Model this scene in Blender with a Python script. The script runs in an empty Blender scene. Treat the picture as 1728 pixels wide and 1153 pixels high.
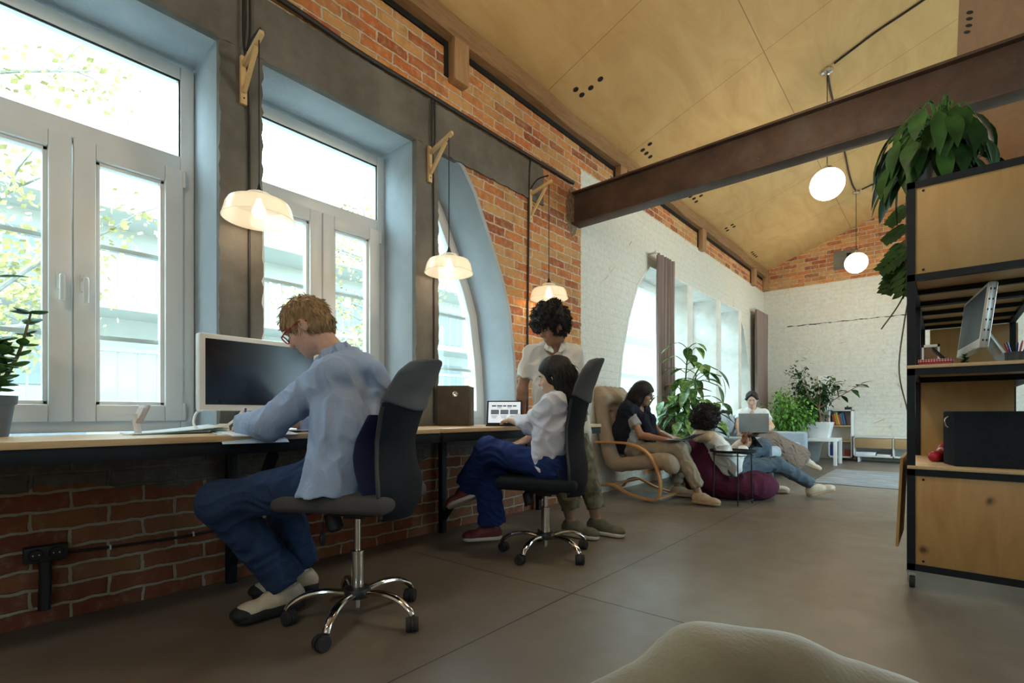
import bpy, bmesh, math, random
import numpy as np
from mathutils import Vector, Matrix, Quaternion
rnd = random.Random(7)
scene = bpy.context.scene
COL = scene.collection
PI = math.pi

# ------------------------------------------------------------------ camera
cam_data = bpy.data.cameras.new('camera')
cam = bpy.data.objects.new('camera', cam_data)
COL.objects.link(cam)
cam.location = (2.73, 0.0, 0.845)
cam.rotation_euler = (PI / 2, 0, math.radians(41))
cam_data.sensor_width = 36.0
cam_data.lens = 835.0 / 1728.0 * 36.0
cam_data.shift_y = (698.0 - 576.5) / 1728.0
cam_data.clip_start = 0.05
cam_data.clip_end = 200
scene.camera = cam

# ------------------------------------------------------------------ world, lights, exposure
scene.view_settings.view_transform = 'Standard'
scene.view_settings.look = 'None'
scene.view_settings.exposure = -0.18
scene.view_settings.gamma = 1.0
scene.view_settings.use_curve_mapping = False

world = bpy.data.worlds.new('sky')
scene.world = world
world.use_nodes = True
bg = world.node_tree.nodes['Background']
bg.inputs['Color'].default_value = (0.64, 0.87, 1.0, 1)
bg.inputs['Strength'].default_value = 13.0


def portal(name, loc, rot, sx, sy):
    l = bpy.data.lights.new(name, 'AREA')
    l.shape = 'RECTANGLE'
    l.size, l.size_y = sx, sy
    l.cycles.is_portal = True
    o = bpy.data.objects.new(name, l)
    COL.objects.link(o)
    o.location = loc
    o.rotation_euler = rot
    return o


# daylight enters by the window openings: portals guide the sampling of the sky
portal('daylight_portal', (-0.47, 0.7, 1.72), (0, -PI / 2, 0), 2.1, 5.0)
portal('daylight_portal', (-0.47, 7.5, 1.65), (0, -PI / 2, 0), 2.2, 5.2)
portal('daylight_portal', (5.83, 6.95, 1.75), (0, PI / 2, 0), 2.8, 4.8)  # this portal and the next serve the added fill windows
portal('daylight_portal', (4.35, -2.72, 2.5), (PI / 2, 0, 0), 1.4, 1.6)


def lamp_point(name, loc, energy, color, radius=0.05):
    l = bpy.data.lights.new(name, 'POINT')
    l.energy = energy
    l.color = color
    l.shadow_soft_size = radius
    o = bpy.data.objects.new(name, l)
    COL.objects.link(o)
    o.location = loc
    return o


# ------------------------------------------------------------------ mesh helper
class MB:
    def __init__(self):
        self.v = []
        self.f = []

    def add(self, verts, faces):
        n = len(self.v)
        self.v.extend([tuple(map(float, q)) for q in verts])
        self.f.extend([tuple(i + n for i in f) for f in faces])
        return self

    def box(self, c, s, rot=None):
        x, y, z = s[0] / 2, s[1] / 2, s[2] / 2
        vs = [Vector(p) for p in ((-x, -y, -z), (x, -y, -z), (x, y, -z), (-x, y, -z), (-x, -y, z), (x, -y, z), (x, y, z), (-x, y, z))]
        if rot is not None:
            vs = [rot @ p for p in vs]
        vs = [p + Vector(c) for p in vs]
        return self.add(vs, [(0, 3, 2, 1), (4, 5, 6, 7), (0, 1, 5, 4), (1, 2, 6, 5), (2, 3, 7, 6), (3, 0, 4, 7)])

    def b2(self, lo, hi):
        return self.box([(a + b) / 2 for a, b in zip(lo, hi)], [abs(b - a) for a, b in zip(lo, hi)])

    def bar(self, a, b, w, h, up=(0, 0, 1)):
        a, b = Vector(a), Vector(b)
        d = (b - a).normalized()
        u = Vector(up)
        if abs(d.dot(u)) > .98:
            u = Vector((1, 0, 0))
        s = d.cross(u).normalized()
        u = s.cross(d)
        R = Matrix((d, s, u)).transposed()
        return self.box((a + b) / 2, ((b - a).length, w, h), R)

    def rings(self, rings, closed=True, caps=True):
        n = len(rings[0])
        vs = [p for r in rings for p in r]
        fs = []
        for i in range(len(rings) - 1):
            for j in range(n if closed else n - 1):
                k = (j + 1) % n
                fs.append((i * n + j, i * n + k, (i + 1) * n + k, (i + 1) * n + j))
        if caps and closed:
            fs.append(tuple(range(n - 1, -1, -1)))
            fs.append(tuple((len(rings) - 1) * n + j for j in range(n)))
        return self.add(vs, fs)

    def tube(self, pts, r, n=10, caps=True):
        pts = [Vector(p) for p in pts]
        rr = r if isinstance(r, (list, tuple)) else [r] * len(pts)
        rings = []
        prev = None
        for i, p in enumerate(pts):
            a = pts[max(i - 1, 0)]
            b = pts[min(i + 1, len(pts) - 1)]
            d = (b - a).normalized()
            if prev is None:
                u = Vector((0, 0, 1)) if abs(d.z) < .9 else Vector((1, 0, 0))
                s = d.cross(u).normalized()
            else:
                s = (prev - d * prev.dot(d)).normalized()
            prev = s
            t = d.cross(s)
            rings.append([p + (s * math.cos(2 * PI * j / n) + t * math.sin(2 * PI * j / n)) * rr[i] for j in range(n)])
        return self.rings(rings, True, caps)

    def lathe(self, c, prof, n=24, axis=(0, 0, 1), caps=True):
        c = Vector(c)
        ax = Vector(axis).normalized()
        u = Vector((1, 0, 0)) if abs(ax.x) < .9 else Vector((0, 1, 0))
        s = ax.cross(u).normalized()
        t = ax.cross(s)
        rings = [[c + ax * z + (s * math.cos(2 * PI * j / n) + t * math.sin(2 * PI * j / n)) * max(r, 1e-4) for j in range(n)] for r, z in prof]
        return self.rings(rings, True, caps)

    def cyl(self, a, b, r, n=16, r2=None):
        return self.tube([a, b], [r, r if r2 is None else r2], n)

    def ball(self, c, r, n=12, m=8):
        r3 = r if isinstance(r, (list, tuple)) else (r, r, r)
        rings = []
        for i in range(m + 1):
            th = PI * i / m
            q = max(math.sin(th), 1e-3)
            rings.append([(c[0] + r3[0] * q * math.cos(2 * PI * j / n), c[1] + r3[1] * q * math.sin(2 * PI * j / n), c[2] - r3[2] * math.cos(th)) for j in range(n)])
        return self.rings(rings, True, True)

    def prism(self, poly, frame, depth):
        """poly 2D points; frame (origin, ux, uy, un): extruded along un by depth"""
        o, ux, uy, un = [Vector(q) for q in frame]
        a = [o + ux * p[0] + uy * p[1] for p in poly]
        b = [q + un * depth for q in a]
        return self.rings([a, b])

    def grid(self, fn, nu, nv, closed_u=False):
        vs = [fn(i / nu if closed_u else i / nu, j / nv) for j in range(nv + 1) for i in range(nu + (0 if closed_u else 1))]
        w = nu if closed_u else nu + 1
        fs = []
        for j in range(nv):
            for i in range(nu):
                k = (i + 1) % w
                fs.append((j * w + i, j * w + k, (j + 1) * w + k, (j + 1) * w + i))
        return self.add(vs, fs)


def root_of(o):
    while o.parent:
        o = o.parent
    return o


def mesh_obj(name, me, mat, parent=None, local=False):
    o = bpy.data.objects.new(name, me)
    COL.objects.link(o)
    if mat is not None:
        me.materials.append(mat)
    if parent is not None:
        o.parent = parent
        if not local:
            r = root_of(parent)
            me.transform(Matrix.Translation(-Vector(r.location)))
    elif not local and len(me.vertices):
        co = np.empty(len(me.vertices) * 3, 'f')
        me.vertices.foreach_get('co', co)
        co = co.reshape(-1, 3)
        lo, hi = co.min(0), co.max(0)
        b = Vector(((lo[0] + hi[0]) / 2, (lo[1] + hi[1]) / 2, lo[2]))
        me.transform(Matrix.Translation(-b))
        o.location = b
    return o


def obj(name, mb, mat, parent=None, local=False, bevel=0.0, seg=2, smooth=True, sub=0, solid=0.0):
    bm = bmesh.new()
    vs = [bm.verts.new(p) for p in mb.v]
    for f in mb.f:
        try:
            bm.faces.new([vs[i] for i in f])
        except ValueError:
            pass
    bmesh.ops.recalc_face_normals(bm, faces=bm.faces)
    if solid:
        bmesh.ops.solidify(bm, geom=bm.faces[:], thickness=solid)
    if bevel:
        es = [e for e in bm.edges if len(e.link_faces) == 2 and e.calc_face_angle(0) > math.radians(30)]
        bmesh.ops.bevel(bm, geom=es, offset=bevel, segments=seg, profile=.5, affect='EDGES', clamp_overlap=True)
    if smooth:
        for f in bm.faces:
            f.smooth = True
        for e in bm.edges:
            if len(e.link_faces) == 2 and e.calc_face_angle(0) > math.radians(38):
                e.smooth = False
    me = bpy.data.meshes.new(name)
    bm.to_mesh(me)
    bm.free()
    o = mesh_obj(name, me, mat, parent, local)
    if sub:
        m = o.modifiers.new('sub', 'SUBSURF')
        m.levels = m.render_levels = sub
    return o


def tag(o, label, cat, group=None, kind=None):
    o['label'] = label
    o['category'] = cat
    if group:
        o['group'] = group
    if kind:
        o['kind'] = kind
    return o


def thing(name, label, cat, loc=(0, 0, 0), rz=0.0, group=None):
    o = bpy.data.objects.new(name, None)
    o.empty_display_size = .1
    COL.objects.link(o)
    o.location = loc
    o.rotation_euler = (0, 0, rz)
    return tag(o, label, cat, group)


def struct(name, mb, mat, parent=None, **k):
    if parent is None:
        k.setdefault('local', True)
    o = obj(name, mb, mat, parent, **k)
    if parent is None:
        o['kind'] = 'structure'
    return o


def sample(pts, n):
    """Catmull-Rom resample"""
    P = [Vector(p) for p in pts]
    P = [P[0] * 2 - P[1]] + P + [P[-1] * 2 - P[-2]]
    out = []
    m = len(P) - 3
    for i in range(n + 1):
        t = i / n * m
        k = min(int(t), m - 1)
        t -= k
        a, b, c, d = P[k:k + 4]
        out.append(.5 * ((2 * b) + (c - a) * t + (2 * a - 5 * b + 4 * c - d) * t * t + (3 * b - a - 3 * c + d) * t ** 3))
    return out


# ------------------------------------------------------------------ materials
class NT:
    def __init__(self, name):
        self.m = bpy.data.materials.new(name)
        self.m.use_nodes = True
        self.t = self.m.node_tree
        self.b = self.t.nodes['Principled BSDF']
        self._co = None

    def n(self, typ, **kw):
        nd = self.t.nodes.new(typ)
        for k, v in kw.items():
            if k.startswith('i_'):
                nd.inputs[k[2:].replace('_', ' ')].default_value = v
            else:
                setattr(nd, k, v)
        return nd

    def l(self, a, b):
        self.t.links.new(a, b)

    def co(self):
        if self._co is None:
            self._co = self.n('ShaderNodeTexCoord').outputs['Object']
        return self._co

    def noise(self, scale, detail=4, rough=.55, vec=None, stretch=None, dist=0.0):
        nd = self.n('ShaderNodeTexNoise')
        nd.inputs['Scale'].default_value = scale
        nd.inputs['Detail'].default_value = detail
        nd.inputs['Roughness'].default_value = rough
        nd.inputs['Distortion'].default_value = dist
        v = vec or self.co()
        if stretch:
            mp = self.n('ShaderNodeMapping')
            mp.inputs['Scale'].default_value = stretch
            self.l(v, mp.inputs['Vector'])
            v = mp.outputs['Vector']
        self.l(v, nd.inputs['Vector'])
        return nd.outputs['Fac']

    def ramp(self, fac, stops, interp='LINEAR'):
        r = self.n('ShaderNodeValToRGB')
        r.color_ramp.interpolation = interp
        e = r.color_ramp.elements
        while len(e) < len(stops):
            e.new(.5)
        for i, (p, c) in enumerate(stops):
            e[i].position = p
            e[i].color = c if len(c) == 4 else (*c, 1)
        self.l(fac, r.inputs['Fac'])
        return r.outputs['Color']

    def mix(self, fac, a, b, blend='MIX'):
        nd = self.n('ShaderNodeMix', data_type='RGBA', blend_type=blend)
        for s, v in ((nd.inputs[0], fac), (nd.inputs[6], a), (nd.inputs[7], b)):
            if isinstance(v, bpy.types.NodeSocket):
                self.l(v, s)
            elif isinstance(v, (int, float)):
                s.default_value = v
            else:
                s.default_value = (*v, 1) if len(v) == 3 else v
        return nd.outputs[2]

    def math(self, op, a, b=None, c=None, clamp=False):
        nd = self.n('ShaderNodeMath', operation=op)
        nd.use_clamp = clamp
        for i, v in enumerate((a, b, c)):
            if v is None:
                continue
            if isinstance(v, bpy.types.NodeSocket):
                self.l(v, nd.inputs[i])
            else:
                nd.inputs[i].default_value = v
        return nd.outputs[0]

    def bump(self, h, strength=.3, dist=.02, prev=None):
        nd = self.n('ShaderNodeBump')
        nd.inputs['Strength'].default_value = strength
        nd.inputs['Distance'].default_value = dist
        self.l(h, nd.inputs['Height'])
        if prev:
            self.l(prev, nd.inputs['Normal'])
        return nd.outputs['Normal']

    def xyz(self, v=None):
        s = self.n('ShaderNodeSeparateXYZ')
        self.l(v or self.co(), s.inputs[0])
        return s.outputs

    def comb(self, x, y, z=0.0):
        c = self.n('ShaderNodeCombineXYZ')
        for i, v in enumerate((x, y, z)):
            if isinstance(v, bpy.types.NodeSocket):
                self.l(v, c.inputs[i])
            else:
                c.inputs[i].default_value = v
        return c.outputs[0]

    def base(self, c):
        self.set('Base Color', c)

    def set(self, k, v):
        s = self.b.inputs[k]
        if isinstance(v, bpy.types.NodeSocket):
            self.l(v, s)
        elif isinstance(v, (int, float)):
            s.default_value = v
        else:
            s.default_value = (*v, 1) if (len(v) == 3 and s.type == 'RGBA') else v


MATS = {}


def mat(name, col, rough=.6, metal=0.0, var=.12, nscale=8.0, bump=0.0, bscale=60.0, stretch=None, spec=None, sheen=0.0, coat=0.0):
    """procedural surface: colour broken up by noise, fine noise relief"""
    if name in MATS:
        return MATS[name]
    N = NT(name)
    if var:
        f = N.noise(nscale, stretch=stretch)
        lo = tuple(max(0, c * (1 - var * 1.6)) for c in col)
        hi = tuple(min(1, c * (1 + var * 1.6)) for c in col)
        N.base(N.ramp(f, [(.3, lo), (.7, hi)]))
    else:
        N.base(col)
    N.set('Roughness', rough)
    N.set('Metallic', metal)
    if spec is not None:
        N.set('Specular IOR Level', spec)
    if sheen:
        N.set('Sheen Weight', sheen)
    if coat:
        N.set('Coat Weight', coat)
    if bump:
        N.set('Normal', N.bump(N.noise(bscale, 3, stretch=stretch), bump, .01))
    MATS[name] = N.m
    return N.m


def emis(name, col, strength, base=(.9, .9, .9)):
    if name in MATS:
        return MATS[name]
    N = NT(name)
    N.base(base)
    N.set('Emission Color', col)
    N.set('Emission Strength', strength)
    MATS[name] = N.m
    return N.m


def fabric(name, col, var=.08, scale=260.0, rough=.9, bump=.25, wrinkle=.0):
    if name in MATS:
        return MATS[name]
    N = NT(name)
    f = N.noise(scale, 2)
    g = N.noise(5.0, 4)
    lo = tuple(c * (1 - var * 2) for c in col)
    hi = tuple(min(1, c * (1 + var * 2)) for c in col)
    a = N.ramp(f, [(.3, lo), (.7, hi)])
    N.base(N.mix(.35, a, N.ramp(g, [(.3, lo), (.7, hi)])))
    N.set('Roughness', rough)
    N.set('Specular IOR Level', .2)
    nm = N.bump(f, bump, .003)
    if wrinkle:
        nm = N.bump(N.noise(14.0, 3, dist=1.5), wrinkle, .02, nm)
    N.set('Normal', nm)
    MATS[name] = N.m
    return N.m


def wood(name, c1, c2, scale=6.0, stretch=(1, 14, 14), rough=.5, bump=.08, knots=0.0):
    if name in MATS:
        return MATS[name]
    N = NT(name)
    f = N.noise(scale, 6, .6, stretch=stretch, dist=1.2)
    g = N.noise(scale * .4, 3, stretch=tuple(s * .5 for s in stretch))
    c = N.ramp(f, [(.25, c1), (.75, c2)])
    c = N.mix(N.math('MULTIPLY', g, .5), c, tuple(x * .8 for x in c1))
    if knots:
        v = N.n('ShaderNodeTexVoronoi', feature='F1', voronoi_dimensions='2D')
        v.inputs['Scale'].default_value = knots
        q = N.xyz()
        wv = N.comb(N.math('ADD', q[0], N.math('MULTIPLY', N.noise(14.0, 2), .03)), N.math('MULTIPLY', q[2], .8))
        N.l(wv, v.inputs['Vector'])
        k = N.ramp(v.outputs['Distance'], [(.02, (1, 1, 1)), (.04, (.5, .5, .5)), (.075, (.0, .0, .0))])
        c = N.mix(k, c, tuple(x * .28 for x in c1))
    N.base(c)
    N.set('Roughness', rough)
    N.set('Normal', N.bump(f, bump, .01))
    MATS[name] = N.m
    return N.m


def brick_nodes(N, u, v):
    """returns (vector, colour, mortar mask 1 = mortar, height)"""
    wob = N.noise(13.0, 3)
    uu = N.math('ADD', u, N.math('MULTIPLY', wob, .034))
    vv = N.math('ADD', v, N.math('MULTIPLY', wob, .026))
    vec = N.comb(uu, vv)
    bt = N.n('ShaderNodeTexBrick')
    bt.inputs['Scale'].default_value = 1.0
    bt.inputs['Brick Width'].default_value = .245
    bt.inputs['Row Height'].default_value = .077
    bt.inputs['Mortar Size'].default_value = .008
    bt.inputs['Mortar Smooth'].default_value = .35
    bt.inputs['Bias'].default_value = -.1
    bt.inputs['Color1'].default_value = (.0, .0, .0, 1)
    bt.inputs['Color2'].default_value = (1, 1, 1, 1)
    bt.inputs['Mortar'].default_value = (.5, .5, .5, 1)
    N.l(vec, bt.inputs['Vector'])
    return vec, bt.outputs['Color'], bt.outputs['Fac']


def make_wall_mat(name, axis, paint):
    """old brick; axis 'Y' for walls in the YZ plane, 'X' for XZ; paint: function giving 0..1 white paint mask"""
    N = NT(name)
    x, y, z = N.xyz()
    u = y if axis == 'Y' else x
    vec, tone, mort = brick_nodes(N, u, z)
    n1 = N.noise(22.0, 5, .65)
    n2 = N.noise(2.2, 4, .6)
    n3 = N.noise(70.0, 3, .6)
    brick = N.ramp(tone, [(0.0, (.30, .075, .03)), (.25, (.52, .15, .045)), (.5, (.60, .22, .06)), (.75, (.58, .32, .12)), (1.0, (.42, .11, .035))])
    brick = N.mix(N.math('MULTIPLY', N.ramp(n1, [(.45, (0, 0, 0)), (.75, (1, 1, 1))]), .45), brick, (.62, .45, .27))
    soot = N.noise(5.0, 6, .75)
    brick = N.mix(N.math('MULTIPLY', N.ramp(soot, [(.50, (0, 0, 0)), (.72, (1, 1, 1))]), .75), brick, (.17, .085, .05))
    brick = N.mix(N.ramp(n3, [(.62, (0, 0, 0)), (.78, (.6, .6, .6))]), brick, (.16, .08, .05))
    mortc = N.ramp(n1, [(.3, (.44, .35, .24)), (.7, (.70, .60, .46))])
    mf = N.math('ADD', mort, N.math('MULTIPLY', N.ramp(n1, [(.56, (0, 0, 0)), (.72, (1, 1, 1))]), .25), clamp=True)
    c = N.mix(mf, brick, mortc)
    # big weathering
    c = N.mix(N.math('MULTIPLY', N.ramp(n2, [(.48, (0, 0, 0)), (.70, (1, 1, 1))]), .35), c, (.40, .27, .15))
    # lower part: darker red brick with a band of grey cement
    zn = N.math('ADD', z, N.math('MULTIPLY', N.math('SUBTRACT', n2, .5), .25))
    low = N.math('SUBTRACT', 1.0, N.math('MULTIPLY', N.math('SUBTRACT', zn, .78), 12.0, clamp=True), clamp=True)
    c = N.mix(low, c, N.mix(.72, c, N.mix(mf, (.135, .042, .03), (.30, .27, .21))))
    band = N.math('MULTIPLY', N.math('COMPARE', zn, .60, .075), N.math('LESS_THAN', y, 3.2))
    c = N.mix(N.math('MULTIPLY', band, .9), c, N.ramp(n1, [(.3, (.09, .095, .095)), (.7, (.17, .175, .17))]))
    # white paint
    p = paint(N, x, y, z, n1, n2)
    spots = N.ramp(N.noise(26.0, 4, .7, stretch=(1, .5, 2.2)), [(.665, (0, 0, 0)), (.70, (1, 1, 1))])
    cr = N.n('ShaderNodeTexVoronoi', feature='DISTANCE_TO_EDGE')
    cr.inputs['Scale'].default_value = .9
    N.l(N.mix(.12, N.co(), N.n('ShaderNodeTexNoise', i_Scale=5.0).outputs['Color']), cr.inputs['Vector'])
    crack = N.ramp(cr.outputs['Distance'], [(.002, (1, 1, 1)), (.006, (0, 0, 0))])
    worn = N.math('MULTIPLY', N.math('ADD', spots, N.math('MULTIPLY', crack, N.ramp(n2, [(.56, (0, 0, 0)), (.64, (1, 1, 1))])), clamp=True), .8)
    white = N.ramp(n1, [(.25, (.58, .57, .51)), (.6, (.72, .72, .67))])
    white = N.mix(N.math('MULTIPLY', N.ramp(n2, [(.4, (0, 0, 0)), (.65, (1, 1, 1))]), .35), white, (.70, .64, .53))
    white = N.mix(worn, white, (.30, .24, .19))
    c = N.mix(p, c, white)
    N.base(c)
    N.set('Roughness', .85)
    N.set('Specular IOR Level', .25)
    h = N.math('SUBTRACT', N.math('MULTIPLY', n1, .35), N.math('MULTIPLY', mort, N.math('SUBTRACT', 1.0, N.math('MULTIPLY', p, .74))))
    N.set('Normal', N.bump(h, .85, .012))
    return N.m


def paint_left(N, x, y, z, n1, n2):
    yy = N.math('ADD', y, N.math('MULTIPLY', N.math('SUBTRACT', n1, .5), .05))
    zz = N.math('ADD', z, N.math('MULTIPLY', N.math('SUBTRACT', n1, .5), .12))
    a = N.math('GREATER_THAN', yy, 4.19)
    b = N.math('LESS_THAN', zz, 3.30)
    return N.math('MULTIPLY', a, b)


def paint_back(N, x, y, z, n1, n2):
    zz = N.math('ADD', z, N.math('MULTIPLY', N.math('SUBTRACT', n1, .5), .06))
    return N.math('LESS_THAN', zz, 3.31)


M_wall = make_wall_mat('old_brick_wall', 'Y', paint_left)
M_wallback = make_wall_mat('old_brick_gable', 'X', paint_back)


def m_concrete(name, lo, hi, scale=3.0, bump=.5):
    N = NT(name)
    a = N.noise(scale, 6, .65)
    b = N.noise(45.0, 4, .7)
    c = N.ramp(a, [(.3, lo), (.7, hi)])
    pits = N.ramp(b, [(.68, (0, 0, 0)), (.76, (1, 1, 1))])
    c = N.mix(N.math('MULTIPLY', pits, .6), c, tuple(q * 1.9 for q in lo))
    N.base(c)
    N.set('Roughness', .88)
    N.set('Specular IOR Level', .25)
    N.set('Normal', N.bump(N.math('ADD', a, N.math('MULTIPLY', b, .25)), bump, .02))
    return N.m


M_conc = m_concrete('dark_concrete', (.110, .103, .090), (.205, .195, .172))
M_reveal = m_concrete('painted_grey_plaster', (.33, .37, .40), (.44, .48, .51), 2.2, .6)


def m_floor():
    N = NT('polished_concrete_floor')
    x, y, z = N.xyz()
    a = N.noise(.55, 5, .6, stretch=(1, .6, 1))
    b = N.noise(6.0, 6, .7)
    c = N.ramp(a, [(.34, (.105, .078, .056)), (.5, (.17, .145, .115)), (.64, (.27, .265, .235))])
    c = N.mix(N.math('MULTIPLY', b, .5), c, (.16, .135, .11))
    # saw-cut joints
    jx = N.math('ABSOLUTE', N.math('SUBTRACT', N.math('MODULO', N.math('ADD', x, 30.0 - 1.415), 3.0), 0.0))
    jy = N.math('ABSOLUTE', N.math('SUBTRACT', N.math('MODULO', N.math('ADD', N.math('ADD', y, N.math('MULTIPLY', x, -.045)), 30.0 - 1.37), 3.05), 0.0))
    j = N.math('ADD', N.math('LESS_THAN', jx, .007), N.math('LESS_THAN', jy, .008), clamp=True)
    c = N.mix(j, c, (.03, .025, .02))
    N.base(c)
    N.set('Roughness', N.math('ADD', N.math('MULTIPLY', b, .3), .26))
    N.set('Specular IOR Level', .45)
    N.set('Normal', N.bump(N.math('SUBTRACT', N.math('MULTIPLY', b, .12), j), .25, .006))
    return N.m


M_floor = m_floor()


def m_plyceil():
    N = NT('plywood_ceiling')
    x, y, z = N.xyz()
    g = N.noise(2.6, 6, .62, stretch=(1.2, .35, 1), dist=1.6)
    g2 = N.noise(.8, 3)
    dots = N.noise(7.0, 2, .5)
    c = N.ramp(g, [(.28, (.47, .285, .11)), (.55, (.58, .375, .16)), (.75, (.65, .45, .21))])
    ix = N.math('FLOOR', N.math('DIVIDE', N.math('SUBTRACT', x, .02), 1.45))
    iy = N.math('FLOOR', N.math('DIVIDE', N.math('SUBTRACT', y, 3.55 - 15.0), 1.48))
    wn = N.n('ShaderNodeTexWhiteNoise', noise_dimensions='2D')
    N.l(N.comb(ix, iy), wn.inputs['Vector'])
    c = N.mix(N.math('MULTIPLY', wn.outputs['Value'], .30), c, (.50, .29, .10))
    c = N.mix(N.math('MULTIPLY', g2, .25), c, (.60, .42, .21))
    jx = N.math('MODULO', N.math('ADD', x, 29.0 - .02), 1.45)
    jy = N.math('MODULO', N.math('ADD', y, 29.6 - 3.55), 1.48)
    j = N.math('ADD', N.math('LESS_THAN', jx, .006), N.math('LESS_THAN', jy, .006), clamp=True)
    c = N.mix(N.math('MULTIPLY', j, .75), c, (.14, .075, .03))
    N.base(c)
    N.set('Roughness', .6)
    N.set('Specular IOR Level', .3)
    N.set('Normal', N.bump(N.math('SUBTRACT', N.math('ADD', N.math('MULTIPLY', dots, .5), N.math('MULTIPLY', g, .2)), j), .35, .02))
    return N.m


M_ceil = m_plyceil()


def m_glass():
    N = NT('window_glass')
    t = N.t
    tr = N.n('ShaderNodeBsdfTransparent')
    tr.inputs['Color'].default_value = (.93, .97, .96, 1)
    gl = N.n('ShaderNodeBsdfGlossy')
    gl.inputs['Roughness'].default_value = .02
    lw = N.n('ShaderNodeLayerWeight')
    lw.inputs['Blend'].default_value = .5
    fr = N.math('ADD', N.math('MULTIPLY', N.math('POWER', lw.outputs['Facing'], 4.0), .45), .02)
    mx = N.n('ShaderNodeMixShader')
    N.l(fr, mx.inputs[0])
    N.l(tr.outputs[0], mx.inputs[1])
    N.l(gl.outputs[0], mx.inputs[2])
    N.l(mx.outputs[0], t.nodes['Material Output'].inputs['Surface'])
    return N.m


M_glass = m_glass()


def m_rust():
    N = NT('rusty_steel')
    a = N.noise(3.0, 6, .7)
    b = N.noise(38.0, 4, .7)
    c = N.ramp(a, [(.3, (.055, .036, .030)), (.5, (.10, .058, .040)), (.7, (.125, .10, .08))])
    c = N.mix(N.ramp(b, [(.68, (0, 0, 0)), (.74, (1, 1, 1))]), c, (.35, .29, .21))
    N.base(c)
    N.set('Roughness', .6)
    N.set('Metallic', .25)
    N.set('Normal', N.bump(b, .3, .006))
    return N.m


M_rust = m_rust()
M_pvc = mat('white_window_plastic', (.86, .86, .84), .35, var=.03, nscale=3)
M_black = mat('black_powder_coat', (.006, .009, .013), .55, var=.2, nscale=20, spec=.3)
M_blackplastic = mat('black_plastic', (.015, .016, .018), .5, var=.1)
M_chrome = mat('chrome', (.75, .73, .70), .12, 1.0, var=.04)
M_rubber = mat('dark_rubber', (.02, .02, .021), .8, var=.1)
M_cable = mat('black_cable', (.015, .015, .016), .6, var=.1)
M_white = mat('white_lacquer', (.78, .79, .79), .4, var=.02)
M_whitepl = mat('white_plastic', (.80, .80, .78), .35, var=.02)
M_paper = mat('white_paper', (.80, .84, .88), .8, var=.03)
M_paperblue = mat('pale_blue_paper', (.58, .72, .85), .8, var=.03)
M_ply = wood('birch_plywood', (.44, .27, .095), (.56, .37, .155), 2.2, (4, 4, 1.0), .5)
M_plyk = wood('knotty_plywood', (.38, .19, .055), (.58, .34, .13), 2.2, (5, 5, .8), .5, knots=3.2)
M_desk = wood('desk_board', (.56, .37, .19), (.70, .50, .29), 5.0, (12, 1, 12), .45)
M_pine = wood('pine_strip', (.70, .45, .20), (.82, .58, .30), 9.0, (10, 10, 1), .5)
M_timber = wood('old_timber', (.20, .10, .045), (.42, .25, .11), 4.0, (9, .8, 9), .8, .5)
M_post = wood('timber_post', (.30, .155, .07), (.50, .31, .15), 4.0, (9, 9, .8), .8, .4)
M_bent = wood('bent_birch', (.55, .27, .09), (.68, .38, .15), 6.0, (3, 3, 3), .35, .03)
M_leaf = mat('leaf_green', (.045, .14, .025), .55, var=.35, nscale=14, spec=.25)
M_leafdark = mat('leaf_dark', (.024, .075, .016), .55, var=.3, nscale=12, spec=.25)
M_leaflight = mat('leaf_light', (.12, .27, .04), .55, var=.35, nscale=12, spec=.25)
M_stem = mat('plant_stem', (.13, .12, .05), .7, var=.2)
M_bark = mat('bark', (.12, .085, .055), .9, var=.3, bump=.5, bscale=30)
M_soil = mat('soil', (.04, .03, .02), .95, var=.3, bump=.6, bscale=50)
M_hole = mat('black_void', (.006, .005, .004), .9, var=0)


# ------------------------------------------------------------------ the room shell
YB, YF, XR = 10.93, -2.6, 5.7          # gable wall, wall behind the camera, right wall
EAVE, SLOPE, XRIDGE = 3.71, .35, 2.85

struct('floor', MB().b2((-1.2, YF - .3, -.12), (XR + .3, YB + .3, 0)), M_floor, smooth=False)


def curve_wall(name, outline, holes, thick, frame, m):
    """flat plate with holes: 2D outline filled and extruded; frame = matrix 2D->world"""
    cu = bpy.data.curves.new(name, 'CURVE')
    cu.dimensions = '2D'
    cu.fill_mode = 'BOTH'
    cu.extrude = thick / 2
    for poly in [outline] + holes:
        sp = cu.splines.new('POLY')
        sp.points.add(len(poly) - 1)
        for i, p in enumerate(poly):
            sp.points[i].co = (p[0], p[1], 0, 1)
        sp.use_cyclic_u = True
    tmp = bpy.data.objects.new(name, cu)
    COL.objects.link(tmp)
    dg = bpy.context.evaluated_depsgraph_get()
    me = bpy.data.meshes.new_from_object(tmp.evaluated_get(dg))
    bpy.data.objects.remove(tmp)
    me.transform(frame)
    me.materials.clear()
    me.update()
    o = mesh_obj(name, me, m, None, True)
    o['kind'] = 'structure'
    return o


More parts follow.
